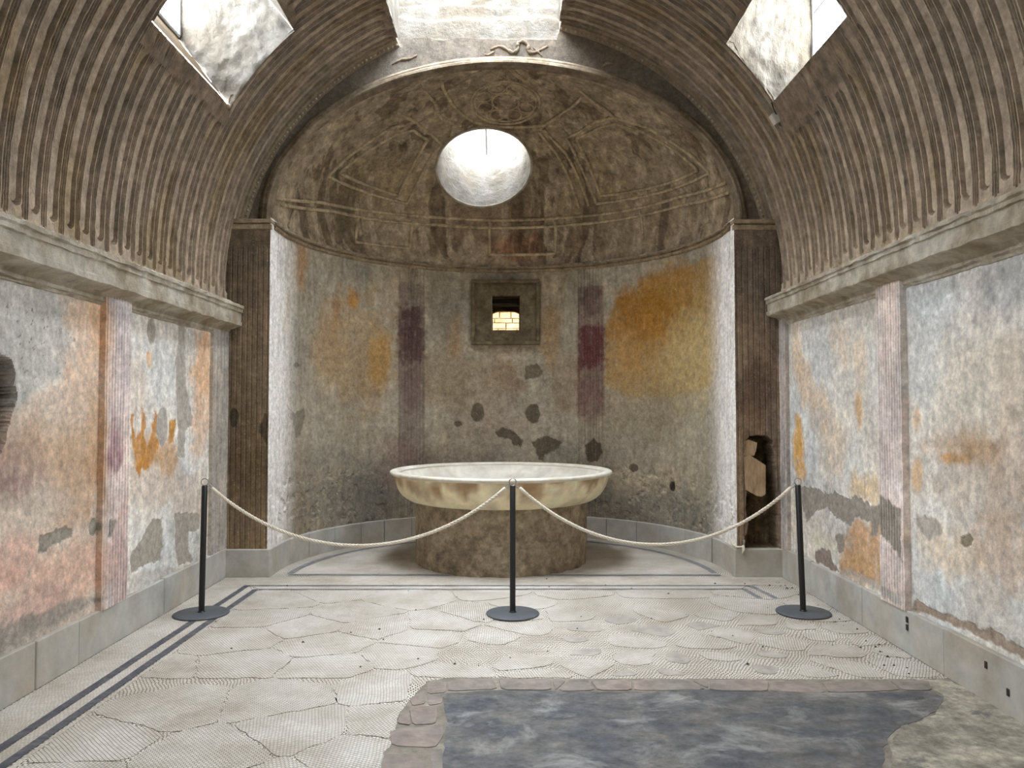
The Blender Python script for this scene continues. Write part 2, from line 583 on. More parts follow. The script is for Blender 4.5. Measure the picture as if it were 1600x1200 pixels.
LEFT_PAINT = [('p', [(3.747, 2.384), (4.365, 2.299), (4.686, 2.254), (4.716, 1.766), (4.384, 1.723), (4.245, 1.57), (3.787, 1.194)], (190, 186, 177), 0.85, 0, 0.03, 0.016), ('b', 4.891, 1.896, 0.238, 0.488, (221, 185, 152), 0.75, 0.45, 0.45),
 ('b', 4.981, 2.151, 0.077, 0.249, (218, 168, 119), 0.5, 0.45, 0.45), ('p', [(3.781, 1.382), (4.272, 1.613), (4.445, 1.707), (5.048, 1.78), (5.106, 0.058), (3.823, 0.129)], (211, 187, 165), 0.8, 0, 0.03, 0.016),
 ('b', 4.201, 1.257, 0.273, 0.209, (151, 120, 113), 0.75, 0.45, 0.45), ('b', 4.792, 1.153, 0.32, 0.298, (186, 145, 107), 0.65, 0.45, 0.45), ('b', 4.518, 1.383, 0.381, 0.15, (213, 184, 154), 0.6, 0.45, 0.45),
 ('b', 4.468, 1.016, 0.371, 0.148, (205, 191, 173), 0.6, 0.45, 0.45), ('b', 4.709, 0.561, 0.482, 0.175, (218, 177, 154), 0.7, 0.45, 0.45), ('b', 4.191, 0.74, 0.244, 0.156, (214, 169, 151), 0.7, 0.45, 0.45),
 ('b', 4.427, 0.44, 0.363, 0.109, (203, 171, 158), 0.6, 0.45, 0.45), ('b', 4.205, 0.326, 0.327, 0.104, (168, 159, 148), 0.7, 0.45, 0.45), ('b', 4.683, 0.317, 0.338, 0.077, (180, 168, 157), 0.5, 0.45, 0.45),
 ('b', 4.969, 1.364, 0.092, 0.33, (211, 169, 126), 0.5, 0.45, 0.45), ('c', 4.318, 1.93, 0.408, 0.324, (88, 80, 71), 0.95, 0.45, 0.45), ('b', 6.745, 1.935, 0.226, 0.337, (222, 168, 115), 0.75, 0.45, 0.45),
 ('b', 6.692, 1.431, 0.208, 0.278, (216, 166, 119), 0.6, 0.45, 0.45), ('b', 5.826, 1.063, 0.421, 0.217, (197, 174, 152), 0.5, 0.45, 0.45), ('b', 6.537, 0.812, 0.397, 0.216, (204, 180, 158), 0.5, 0.45, 0.45),
 ('b', 5.724, 1.942, 0.051, 0.067, (224, 173, 112), 0.9, 0.3, 0.2), ('b', 5.553, 1.755, 0.134, 0.277, (222, 197, 170), 0.5, 0.45, 0.45), ('b', 6.017, 1.82, 0.338, 0.25, (226, 224, 217), 0.6, 0.45, 0.45),
 ('b', 5.935, 0.98, 0.437, 0.147, (214, 196, 178), 0.5, 0.45, 0.45),
 ('p',
  [(5.457, 1.534), (5.513, 1.547), (5.524, 1.368), (5.618, 1.421), (5.621, 1.575), (5.678, 1.561), (5.669, 1.391), (5.726, 1.29), (5.835, 1.56), (5.896, 1.545), (5.869, 1.385), (5.929, 1.339), (5.822, 1.184), (5.762, 1.145),
   (5.642, 1.14), (5.572, 1.062), (5.533, 1.203), (5.491, 1.356)],
  (196, 132, 51), 0.95, 0, 0.012, 0.025),
 ('p', [(6.091, 1.499), (6.207, 1.498), (6.167, 1.299), (6.074, 1.303)], (200, 141, 60), 0.95, 0, 0.01, 0.02), ('b', 6.061, 1.193, 0.205, 0.126, (200, 155, 106), 0.7, 0.45, 0.45),
 ('b', 5.696, 1.287, 0.221, 0.142, (200, 148, 85), 0.5, 0.45, 0.45), ('b', 5.185, 1.312, 0.1, 0.193, (156, 109, 118), 0.75, 0.45, 0.45), ('b', 5.262, 0.528, 0.136, 0.347, (207, 173, 162), 0.6, 0.45, 0.45),
 ('b', 5.238, 1.744, 0.153, 0.348, (216, 202, 200), 0.5, 0.45, 0.45),
 ('p', [(4.417, 0.754), (4.419, 0.851), (4.505, 0.848), (4.679, 0.855), (4.747, 0.841), (4.742, 0.787), (4.622, 0.769), (4.545, 0.763), (4.496, 0.739)], (157, 148, 134), 1, 0.006, 0.0, 0.016),
 ('b', 4.987, 0.812, 0.046, 0.054, (157, 148, 134), 1, 0.15, 0.05), ('p', [(5.107, 0.735), (5.111, 0.843), (5.201, 0.835), (5.227, 0.814), (5.155, 0.74)], (157, 148, 134), 1, 0.004, 0.0, 0.016),
 ('p', [(5.504, 0.412), (5.5, 0.539), (5.658, 0.635), (5.806, 0.74), (5.977, 0.725), (6.006, 0.503), (5.955, 0.395), (5.725, 0.427), (5.551, 0.407)], (174, 165, 151), 1, 0.005, 0.0, 0.016),
 ('p', [(6.203, 0.744), (6.704, 0.66), (6.709, 0.527), (6.482, 0.531), (6.486, 0.402), (6.595, 0.285), (6.29, 0.298), (6.226, 0.418)], (172, 163, 150), 1, 0.005, 0.0, 0.016),
 ('p', [(6.211, 2.285), (6.359, 2.286), (6.344, 1.993), (6.389, 1.783), (6.513, 1.543), (6.516, 1.435), (6.402, 1.4), (6.371, 1.179), (6.236, 1.187), (6.253, 1.404), (6.208, 1.673), (6.175, 1.93), (6.23, 2.089)], (181, 173, 161),
  1, 0.005, 0.0, 0.016),
 ('b', 5.758, 2.156, 0.072, 0.096, (174, 165, 153), 1, 0.15, 0.06), ('b', 5.964, 1.431, 0.099, 0.149, (177, 169, 159), 1, 0.15, 0.06),
 ('p', [(3.909, 0.255), (3.904, 0.415), (4.256, 0.421), (4.489, 0.402), (4.748, 0.405), (5.041, 0.366), (5.097, 0.327), (4.684, 0.298), (4.26, 0.292)], (159, 150, 138), 0.9, 0.004, 0.02, 0.02),
 ('p', [(5.463, 0.264), (5.459, 0.377), (5.746, 0.385), (6.303, 0.27), (6.976, 0.234), (6.978, 0.187)], (200, 193, 182), 0.8, 0.003, 0.02, 0.016)]
RIGHT_PAINT = [('b', 6.157, 1.982, 0.872, 0.463, (215, 212, 204), 0.5, 0.45, 0.45), ('b', 6.911, 2.032, 0.123, 0.231, (221, 193, 159), 0.7, 0.45, 0.45), ('b', 6.724, 1.795, 0.175, 0.196, (219, 187, 151), 0.7, 0.45, 0.45),
 ('b', 6.426, 1.57, 0.199, 0.214, (219, 189, 155), 0.7, 0.45, 0.45), ('b', 6.18, 1.287, 0.221, 0.257, (218, 193, 163), 0.6, 0.45, 0.45), ('b', 5.92, 2.04, 0.09, 0.198, (221, 199, 172), 0.6, 0.45, 0.45),
 ('b', 5.684, 1.95, 0.104, 0.238, (222, 199, 171), 0.6, 0.45, 0.45), ('b', 5.696, 1.57, 0.063, 0.133, (210, 167, 114), 0.8, 0.45, 0.45), ('b', 6.092, 2.13, 0.096, 0.153, (221, 201, 177), 0.6, 0.45, 0.45),
 ('b', 6.496, 1.489, 0.204, 0.097, (186, 180, 171), 0.7, 0.45, 0.45), ('b', 6.372, 1.199, 0.104, 0.095, (192, 185, 174), 0.7, 0.45, 0.45), ('b', 6.891, 1.255, 0.122, 0.195, (218, 166, 86), 0.95, 0.45, 0.45),
 ('b', 6.868, 1.027, 0.121, 0.086, (215, 167, 95), 0.9, 0.45, 0.45), ('b', 6.9, 1.455, 0.076, 0.069, (215, 167, 95), 0.8, 0.45, 0.45), ('b', 5.633, 0.985, 0.245, 0.103, (210, 180, 135), 0.8, 0.6, 0.5),
 ('p', [(6.06, 0.575), (5.921, 0.627), (5.786, 0.756), (5.571, 0.752), (5.367, 0.848), (5.357, 0.333), (5.676, 0.315), (6.069, 0.288)], (200, 155, 107), 0.85, 0, 0.03, 0.03),
 ('b', 6.329, 0.573, 0.386, 0.157, (212, 203, 191), 0.6, 0.45, 0.45), ('b', 5.757, 0.378, 0.265, 0.119, (207, 165, 114), 0.6, 0.45, 0.45), ('b', 6.332, 0.468, 0.257, 0.073, (203, 194, 162), 0.5, 0.45, 0.45),
 ('b', 4.424, 1.367, 0.316, 0.103, (177, 136, 90), 0.75, 0.6, 0.6), ('b', 4.503, 1.285, 0.157, 0.034, (205, 146, 69), 0.8, 0.45, 0.45), ('b', 4.187, 1.343, 0.169, 0.07, (172, 138, 99), 0.6, 0.45, 0.45),
 ('b', 4.309, 1.14, 0.483, 0.197, (181, 161, 138), 0.55, 0.45, 0.45), ('b', 4.043, 0.799, 0.316, 0.235, (209, 176, 144), 0.6, 0.45, 0.45), ('b', 4.574, 0.735, 0.336, 0.152, (218, 193, 159), 0.65, 0.45, 0.45),
 ('b', 4.904, 1.142, 0.062, 0.102, (215, 173, 118), 0.7, 0.45, 0.45), ('b', 3.995, 2.241, 0.233, 0.151, (176, 173, 169), 0.7, 0.45, 0.45), ('b', 4.804, 2.336, 0.224, 0.181, (198, 201, 201), 0.6, 0.45, 0.45),
 ('b', 4.232, 1.711, 0.527, 0.283, (207, 193, 171), 0.55, 0.45, 0.45), ('b', 4.691, 2.417, 0.178, 0.055, (217, 186, 145), 0.6, 0.45, 0.45), ('b', 4.16, 0.469, 0.39, 0.155, (197, 187, 172), 0.5, 0.45, 0.45),
 ('b', 4.818, 1.892, 0.187, 0.363, (214, 214, 209), 0.6, 0.45, 0.45), ('b', 3.876, 1.312, 0.291, 0.291, (193, 166, 143), 0.5, 0.45, 0.45), ('b', 4.686, 1.492, 0.212, 0.156, (214, 205, 191), 0.5, 0.45, 0.45),
 ('b', 3.859, 1.828, 0.193, 0.194, (198, 180, 161), 0.5, 0.45, 0.45), ('b', 4.892, 1.509, 0.046, 0.082, (209, 168, 123), 0.6, 0.45, 0.45),
 ('p',
  [(6.888, 0.875), (6.583, 0.905), (6.23, 0.879), (6.148, 0.919), (5.88, 0.878), (5.774, 0.927), (5.537, 0.88), (5.394, 0.898), (5.375, 0.86), (5.466, 0.665), (5.544, 0.659), (5.541, 0.756), (5.786, 0.763), (5.869, 0.69),
   (6.127, 0.7), (6.309, 0.776), (6.507, 0.711), (6.742, 0.585), (6.827, 0.686)],
  (154, 145, 134), 1, 0.006, 0.0, 0.016),
 ('p', [(5.349, 0.996), (5.103, 0.934), (5.025, 0.919), (5.029, 0.57), (5.137, 0.65), (5.344, 0.719)], (154, 145, 134), 1, 0.004, 0.0, 0.016),
 ('p', [(6.131, 0.563), (6.059, 0.593), (5.99, 0.586), (5.995, 0.46), (6.065, 0.432), (6.127, 0.473)], (154, 145, 134), 1, 0.005, 0.0, 0.016),
 ('p', [(6.56, 0.363), (6.417, 0.421), (6.245, 0.429), (6.211, 0.35), (6.052, 0.292), (6.25, 0.273), (6.554, 0.283)], (145, 130, 118), 1, 0.005, 0.0, 0.016),
 ('p', [(4.912, 0.885), (4.799, 0.906), (4.63, 0.878), (4.621, 0.834), (4.76, 0.758), (4.87, 0.782)], (177, 168, 155), 1, 0.004, 0.01, 0.016),
 ('p', [(4.444, 0.84), (4.36, 0.866), (4.316, 0.855), (4.335, 0.804), (4.4, 0.776), (4.44, 0.796)], (144, 130, 110), 1, 0.008, 0.0, 0.016),
 ('p', [(4.946, 0.351), (4.62, 0.347), (4.383, 0.363), (4.219, 0.367), (4.179, 0.399), (4.136, 0.39), (4.057, 0.37), (3.723, 0.371), (3.725, 0.309), (4.307, 0.31), (4.987, 0.283)], (163, 145, 127), 1, 0.006, 0.005, 0.016),
 ('p', [(5.356, 0.359), (5.048, 0.375), (5.027, 0.281), (5.278, 0.295)], (179, 172, 164), 0.9, 0.003, 0.0, 0.016),
 ('p', [(6.092, 0.309), (5.864, 0.366), (5.366, 0.349), (5.323, 0.293), (5.76, 0.283)], (185, 176, 166), 0.7, 0.003, 0.01, 0.016)]
APSE_PAINT = [('b', 6.222, 1.843, 6.296, 1.094, (161, 151, 135), 0.5, 0.45, 0.45), ('b', 0.487, 1.57, 0.646, 1.33, (170, 162, 142), 0.6, 0.45, 0.45), ('b', 6.327, 0.764, 0.534, 0.47, (134, 126, 113), 0.5, 0.45, 0.45),
 ('b', 4.184, 1.97, 0.495, 0.4, (137, 115, 81), 0.5, 0.45, 0.45), ('b', 3.452, 1.975, 0.243, 0.243, (122, 90, 56), 0.55, 0.45, 0.45), ('b', 2.881, 2.495, 0.132, 0.363, (150, 109, 54), 0.55, 0.45, 0.45),
 ('b', 2.635, 1.889, 0.25, 0.399, (138, 115, 89), 0.5, 0.45, 0.45), ('b', 5.395, 2.277, 0.571, 0.671, (159, 125, 77), 0.5, 0.45, 0.45), ('b', 5.102, 2.179, 0.161, 0.343, (174, 130, 57), 0.6, 0.45, 0.45),
 ('b', 5.476, 2.859, 0.076, 0.104, (173, 123, 47), 0.8, 0.45, 0.45), ('b', 6.368, 3.123, 0.104, 0.305, (155, 106, 56), 0.6, 0.45, 0.45), ('b', 6.701, 2.539, 0.098, 0.194, (188, 154, 92), 0.7, 0.45, 0.45),
 ('b', 5.74, 2.725, 0.061, 0.217, (148, 99, 55), 0.5, 0.45, 0.45), ('b', 5.891, 2.28, 0.267, 0.427, (167, 135, 94), 0.5, 0.45, 0.45), ('b', 4.103, 2.534, 0.098, 0.242, (148, 108, 59), 0.5, 0.45, 0.45),
 ('b', 4.269, 2.849, 0.207, 0.482, (134, 124, 106), 0.6, 0.45, 0.45),
 ('p', [(2.169, 1.881), (2.157, 2.623), (2.034, 2.77), (1.989, 2.945), (1.717, 2.956), (1.669, 3.118), (1.177, 3.146), (0.596, 3.164), (0.271, 3.2), (0.156, 2.918), (0.171, 2.34), (0.453, 1.835), (1.192, 1.714), (1.861, 1.722)],
  (162, 123, 60), 0.75, 0, 0.03, 0.02),
 ('b', 1.672, 2.701, 0.422, 0.341, (152, 100, 22), 0.75, 0.45, 0.45), ('b', 1.181, 2.797, 0.423, 0.435, (156, 109, 34), 0.6, 0.45, 0.45), ('b', 1.813, 2.293, 0.164, 0.267, (168, 127, 71), 0.6, 0.45, 0.45),
 ('b', 0.739, 2.12, 0.514, 0.55, (187, 165, 116), 0.6, 0.45, 0.45), ('b', 1.587, 1.57, 0.674, 0.373, (149, 133, 100), 0.5, 0.45, 0.45),
 ('p', [(4.836, 3.126), (4.495, 3.116), (4.477, 0.822), (4.832, 0.837)], (117, 101, 95), 0.6, 0, 0.012, 0.004), ('p', [(4.834, 2.798), (4.511, 2.852), (4.491, 2.202), (4.83, 2.097)], (74, 44, 46), 0.8, 0, 0.06, 0.05),
 ('b', 4.658, 1.883, 0.153, 0.392, (99, 73, 73), 0.5, 0.45, 0.45), ('p', [(2.522, 3.099), (2.181, 3.088), (2.171, 1.492), (2.544, 1.491)], (117, 91, 84), 0.6, 0, 0.012, 0.004),
 ('p', [(2.516, 2.587), (2.183, 2.617), (2.168, 2.076), (2.526, 2.046)], (93, 40, 46), 0.85, 0, 0.05, 0.05), ('b', 2.362, 2.952, 0.153, 0.198, (81, 60, 57), 0.6, 0.45, 0.45),
 ('b', 2.358, 1.727, 0.153, 0.315, (107, 70, 70), 0.5, 0.45, 0.45), ('b', 5.288, 0.451, 0.65, 0.372, (118, 113, 104), 0.65, 0.45, 0.45), ('b', 5.199, 0.668, 0.271, 0.3, (107, 101, 91), 0.5, 0.45, 0.45),
 ('b', 1.205, 0.387, 1.435, 0.286, (114, 110, 100), 0.65, 0.45, 0.45), ('b', 4.18, 0.774, 0.742, 0.318, (122, 105, 92), 0.5, 0.45, 0.45), ('b', 3.533, 1.408, 0.486, 0.323, (142, 124, 108), 0.5, 0.45, 0.45),
 ('b', 4.85, 0.953, 0.259, 0.308, (133, 110, 99), 0.5, 0.45, 0.45), ('b', 2.041, 1.262, 0.53, 0.385, (137, 124, 105), 0.5, 0.45, 0.45), ('b', 3.808, 1.53, 0.089, 0.121, (99, 88, 72), 1, 0.15, 0.06),
 ('p', [(3.201, 2.136), (3.087, 2.151), (2.972, 2.053), (3.021, 1.973), (3.209, 1.942)], (112, 101, 84), 1, 0.005, 0.0, 0.016),
 ('p', [(3.12, 1.168), (2.949, 1.225), (2.867, 1.226), (2.728, 1.164), (2.818, 1.051), (2.949, 1.009), (2.974, 0.92), (3.039, 0.944), (3.063, 1.072)], (99, 88, 72), 1, 0.006, 0, 0.015),
 ('p', [(3.597, 1.279), (3.492, 1.344), (3.371, 1.312), (3.225, 1.167), (3.258, 1.094), (3.387, 1.199), (3.533, 1.215)], (99, 88, 72), 1, 0.006, 0, 0.012), ('b', 3.103, 1.522, 0.089, 0.113, (99, 88, 72), 1, 0.3, 0.06),
 ('b', 3.322, 1.167, 0.049, 0.048, (99, 88, 72), 1, 0.3, 0.06), ('p', [(2.445, 1.129), (2.318, 1.218), (2.241, 1.149), (2.199, 1.049), (2.268, 0.938), (2.386, 0.903), (2.428, 1.019)], (89, 77, 61), 1, 0.006, 0, 0.015),
 ('b', 1.776, 0.883, 0.064, 0.053, (99, 88, 72), 1, 0.2, 0.06), ('b', 4.051, 1.394, 0.057, 0.04, (99, 88, 72), 1, 0.2, 0.06),
 ('p', [(6.648, 1.622), (6.587, 1.583), (6.472, 1.537), (6.278, 1.57), (6.241, 1.502), (6.336, 1.301), (6.44, 1.271), (6.498, 1.438), (6.615, 1.505)], (125, 115, 99), 1, 0.005, 0.0, 0.016),
 ('b', 6.441, 2.03, 0.054, 0.02, (99, 88, 72), 1, 0.2, 0.06), ('b', 3.898, 2.215, 0.098, 0.065, (134, 126, 110), 0.7, 0.45, 0.45), ('b', 1.202, 0.709, 0.041, 0.057, (62, 52, 41), 1, 0.3, 0.1)]
PIER_LEFT_PAINT = [('b', -2.405, 1.208, 0.181, 0.361, (100, 81, 55), 0.6, 0.45, 0.45), ('b', -2.394, 2.908, 0.182, 0.428, (94, 82, 69), 0.5, 0.45, 0.45), ('b', -2.445, 2.055, 0.151, 0.364, (125, 105, 79), 0.4, 0.45, 0.45),
 ('b', -2.559, 1.491, 0.042, 0.085, (75, 66, 52), 1, 0.2, 0.06), ('p', [(-2.246, 1.57), (-2.299, 1.449), (-2.316, 1.359), (-2.273, 1.268), (-2.242, 1.238)], (80, 69, 53), 1, 0.004, 0.0, 0.016),
 ('b', -2.34, 0.787, 0.12, 0.24, (117, 100, 74), 0.5, 0.45, 0.45)]
PIER_RIGHT_PAINT = [('b', 2.376, 1.691, 0.121, 0.364, (93, 68, 55), 0.6, 0.45, 0.45), ('b', 2.417, 2.727, 0.153, 0.429, (107, 95, 81), 0.5, 0.45, 0.45), ('b', 2.343, 1.449, 0.109, 0.182, (133, 109, 84), 0.5, 0.45, 0.45),
 ('b', 2.214, 0.725, 0.036, 0.481, (147, 124, 98), 0.8, 0.45, 0.45)]
WALL_HOLE = [(3.855, 1.875), (4.049, 1.863), (4.133, 1.838), (4.175, 1.709), (4.194, 1.633), (4.164, 1.553), (4.124, 1.484), (4.095, 1.4), (4.066, 1.341), (3.876, 1.249)]
NICHE = [(2.27, 0.257), (2.271, 0.377), (2.296, 0.485), (2.279, 0.605), (2.281, 0.785), (2.265, 0.966), (2.261, 1.135), (2.28, 1.267), (2.323, 1.316), (2.402, 1.328), (2.487, 1.322), (2.535, 1.267), (2.563, 1.116), (2.572, 0.845),
 (2.588, 0.605), (2.602, 0.257)]
FRAGMENTS = [[(2.268, 1.267), (2.311, 1.286), (2.395, 1.255), (2.382, 1.183), (2.364, 1.135), (2.261, 1.129)], [(2.26, 1.123), (2.321, 1.141), (2.466, 1.044), (2.463, 0.773), (2.426, 0.749), (2.384, 0.755), (2.276, 0.815)]]
DOME_MOULDINGS = [[(157.46, 25.86), (153.05, 39.43), (147.88, 50.75), (139.28, 56.49), (125.94, 53.17), (119.64, 50.64)], [(157.46, 25.86), (143.25, 25.2), (130.34, 24.36), (124.1, 24.05)],
 [(124.1, 24.05), (122.52, 34.85), (121.5, 46.12), (119.64, 50.64)], [(153.71, 28.65), (148.63, 40.22), (142.99, 49.37), (137.13, 53.16), (127.15, 51.2)],
 [(153.71, 28.65), (141.76, 27.84), (128.06, 26.53), (127.34, 37.16), (127.15, 51.2)], [(71.4, 57.77), (66.85, 47.5), (65.13, 36.23), (64.28, 23.64)], [(68.27, 58.3), (62.7, 46.91), (61.5, 35.66), (60.79, 23.93)],
 [(59.12, 53.34), (39.23, 56.21), (27.88, 54.72), (19.18, 46.46), (13.17, 32.93), (9.36, 21.84)], [(59.12, 53.34), (59.1, 42.15), (58.3, 29.58), (57.88, 24.53)], [(57.88, 24.53), (41.62, 23.51), (25.5, 22.63), (9.36, 21.84)],
 [(54.8, 52.27), (38.66, 53.61), (30.76, 52.59), (22.94, 45.63), (16.52, 33.61), (13.85, 24.86)], [(54.8, 52.27), (55.6, 40.65), (55.74, 27.43), (40.59, 26.22), (27.0, 25.32), (13.85, 24.86)],
 [(168.83, 68.74), (140.69, 65.73), (127.76, 60.73), (114.79, 59.59)], [(161.84, 73.26), (138.01, 69.8), (108.53, 61.99), (89.31, 60.58), (67.15, 60.17), (51.1, 63.64), (28.27, 66.23)],
 [(23.4, 68.5), (27.1, 62.19), (27.88, 54.72)], [(153.56, 56.62), (139.28, 56.49)],
 [(172.63, 8.25), (149.81, 13.99), (130.62, 15.19), (110.95, 16.62), (89.76, 16.73), (70.63, 16.85), (53.02, 16.35), (28.48, 15.71), (3.11, 11.59)],
 [(177.05, 8.9), (155.82, 15.65), (131.29, 18.63), (111.28, 19.97), (89.75, 20.16), (70.31, 20.22), (52.42, 19.56), (27.24, 19.0), (2.96, 15.2)], [(95.09, 19.51), (94.88, 4.35), (73.77, 4.35), (73.06, 18.8)],
 [(139.94, 14.79), (139.63, 3.88), (120.82, 4.88), (120.82, 17.15)], [(165.62, 8.47), (167.75, 1.43)], [(43.28, 17.96), (44.06, 5.72)]]
FLOOR = {'concrete': [(-0.33, 4.292), (-0.085, 4.349), (0.413, 4.318), (0.803, 4.307), (1.134, 4.354), (1.827, 4.293), (2.373, 4.32), (2.414, 4.234), (2.26, 4.039), (2.134, 3.941), (1.941, 3.817), (1.829, 3.686), (1.681, 3.414)],
 'edge': [(-0.254, 3.422), (-0.262, 3.681), (-0.28, 3.983)],
 'greys': [(0.46, 5.47), (0.723, 5.907), (0.875, 5.469), (1.139, 5.661), (1.483, 5.545), (0.822, 4.627), (0.659, 5.246), (0.66, 5.013), (0.43, 5.247), (1.056, 4.986), (1.842, 5.592), (1.179, 4.56), (1.716, 5.075), (1.515, 4.646)],
 'mortar': [(-0.529, 3.423), (-0.55, 3.827), (-0.526, 4.051), (-0.495, 4.2), (-0.462, 4.361), (-0.429, 4.492), (-0.316, 4.555), (-0.091, 4.544), (0.432, 4.531), (1.178, 4.528), (1.92, 4.514), (2.596, 4.522)],
 'rubble': [(2.596, 4.522), (2.628, 4.448), (2.658, 4.233), (2.697, 4.004)],
 'slabs': [[(-0.426, 4.461), (-0.317, 4.481), (-0.307, 4.311), (-0.408, 4.293)], [(-0.308, 4.461), (-0.22, 4.512), (-0.053, 4.522), (-0.024, 4.359), (-0.298, 4.331)],
           [(-0.019, 4.522), (0.282, 4.51), (0.279, 4.338), (-0.003, 4.349)], [(0.293, 4.51), (0.37, 4.499), (0.301, 4.338)], [(0.385, 4.499), (0.497, 4.509), (0.522, 4.337), (0.318, 4.328)],
           [(0.511, 4.499), (0.755, 4.498), (0.726, 4.336), (0.536, 4.337)], [(0.763, 4.498), (1.085, 4.496), (1.146, 4.344), (0.736, 4.336)], [(1.1, 4.496), (1.192, 4.496), (1.158, 4.364)],
           [(1.204, 4.496), (1.541, 4.494), (1.48, 4.314), (1.161, 4.334)], [(1.545, 4.474), (1.824, 4.462), (1.792, 4.293), (1.494, 4.323)], [(1.84, 4.472), (2.206, 4.45), (2.229, 4.33), (1.806, 4.293)],
           [(2.241, 4.492), (2.461, 4.48), (2.4, 4.329), (2.239, 4.33)], [(-0.406, 4.274), (-0.321, 4.264), (-0.318, 4.154), (-0.386, 4.119)], [(-0.481, 4.093), (-0.332, 4.119), (-0.327, 4.025), (-0.324, 3.887), (-0.437, 3.872)],
           [(-0.515, 3.888), (-0.523, 3.984), (-0.478, 4.017), (-0.446, 3.872)], [(-0.542, 3.812), (-0.287, 3.872), (-0.272, 3.766), (-0.301, 3.612), (-0.506, 3.64)],
           [(-0.53, 3.548), (-0.411, 3.547), (-0.32, 3.458), (-0.305, 3.197), (-0.502, 3.198)], [(-0.316, 3.586), (-0.264, 3.599), (-0.235, 3.197), (-0.287, 3.197)],
           [(-0.497, 4.218), (-0.43, 4.36), (-0.4, 4.154), (-0.468, 4.119)]]}


# ------------------------------------------------------------------ side walls
GROOVE = .011


def flutes(u, n, margin=.06, depth=GROOVE, w=.16):
    """Groove depth across a fluted strip, u running 0..1."""
    k = (u - margin) / (1 - 2 * margin) * n
    f = abs(k - np.round(k))
    g = 1 - sstep(w * .5, w, f)
    return depth * g * ((u > margin * .4) & (u < 1 - margin * .4))


def side_wall(name, sx, base, ops, hole, seed):
    ys = np.concatenate([axis(YB, 3.2, .3)[:-1], axis(3.2, YP + .03, .0085)])
    zs = axis(0, 2.62, .0095)
    Y, Z = np.meshgrid(ys, zs, indexing='ij')
    col, d = paint(Y, Z, base, ops, seed)
    if hole:
        wy = Y + .03 * (fbm(Y * 20, Z * 20, 3, 4) - .5)
        sd = poly_signed(wy, Z, hole)
        k = sstep(0, .012, sd)
        edge = sstep(-.05, -.02, sd) * (1 - k)
        d = d + k * (.13 + .05 * (fbm(Y * 16, Z * 16, 3, 9) - .3)) - edge * .006
        col = np.where(k[..., None] > .5, lin((88, 72, 54))[None, None, :] * (.6 + .8 * fbm(Y * 14, Z * 14, 4, 3)[..., None]), col)
    Pt = np.stack([sx * (XW + d), Y, Z], -1)
    o = sheet(name, Pt, M['plaster'], None, col, smooth=False)
    return tag(o, kind='structure')


def pilaster(parent, sx, y0, y1, z0, z1, n, base, ops, seed, proud=.04):
    ys = axis(y0, y1, .0045)
    zs = axis(z0, z1, .012)
    Y, Z = np.meshgrid(ys, zs, indexing='ij')
    col, d = paint(Y, Z, base, ops, seed)
    fade = .35 + .65 * sstep(.3, .55, fbm(Y * 3, Z * 1.6, 3, seed + 2))
    d = d + flutes((Y - y0) / (y1 - y0), n) * fade - proud
    X = sx * (XW + d)
    e0 = np.stack([np.full(len(zs), sx * (XW + .02)), np.full(len(zs), y0), zs], -1)[None]
    e1 = np.stack([np.full(len(zs), sx * (XW + .02)), np.full(len(zs), y1), zs], -1)[None]
    Pt = np.concatenate([e0, np.stack([X, Y, Z], -1), e1])
    col = np.concatenate([col[:1], col, col[-1:]])
    return sheet('pilaster', Pt, M['plaster'], parent, col, smooth=False)


wall_left = side_wall('wall_left', -1, (226, 220, 210), LEFT_PAINT, WALL_HOLE, 1)
wall_right = side_wall('wall_right', 1, (220, 214, 204), RIGHT_PAINT, None, 2)
pilaster(wall_left, -1, 5.03, 5.37, .262, 2.33, 8, (226, 210, 202), LEFT_PAINT, 3)
pilaster(wall_left, -1, 6.89, YP, .262, 2.30, 4, (176, 168, 158), LEFT_PAINT[-2:], 4, .03)
pilaster(wall_right, 1, 4.99, 5.31, .27, 2.42, 8, (228, 210, 198), RIGHT_PAINT, 5, .045)
pilaster(wall_right, 1, 7.10, YP, .262, 2.42, 1, (180, 170, 162), [], 6, .035)
V, F = box_vf((-3.0, YB - .2, 0), (3.0, YB, 5.7), 0)
tag(mesh('wall_back', V, F, M['cornice'], None, False), kind='structure')


# baseboards: marble slabs set against a mortar bed
def baseboard(name, sx, joints, top):
    V, F = box_vf((min(sx * 2.632, sx * 2.66), YB, 0), (max(sx * 2.632, sx * 2.66), YP, top - .012), 0)
    root = tag(mesh(name, V, F, M['mortar'], None, False), kind='structure')
    for a, b in zip(joints[:-1], joints[1:]):
        w = RNG.uniform(-.003, .003)
        box('baseboard_slab', (min(sx * (2.605 + w), sx * 2.64), a + .002, 0), (max(sx * (2.605 + w), sx * 2.64), b - .002, top + RNG.uniform(-.006, .006)), M['marble'], root, .005)
    return root


baseboard('baseboard_left', -1, [YB, -.7, 1.1, 2.6, 3.55, 4.36, 4.79, 5.96, 6.3, YP], .272)
baseboard('baseboard_right', 1, [YB, -.5, 1.3, 2.4, 3.4, 4.57, 5.62, 6.57, 6.9, YP], .28)


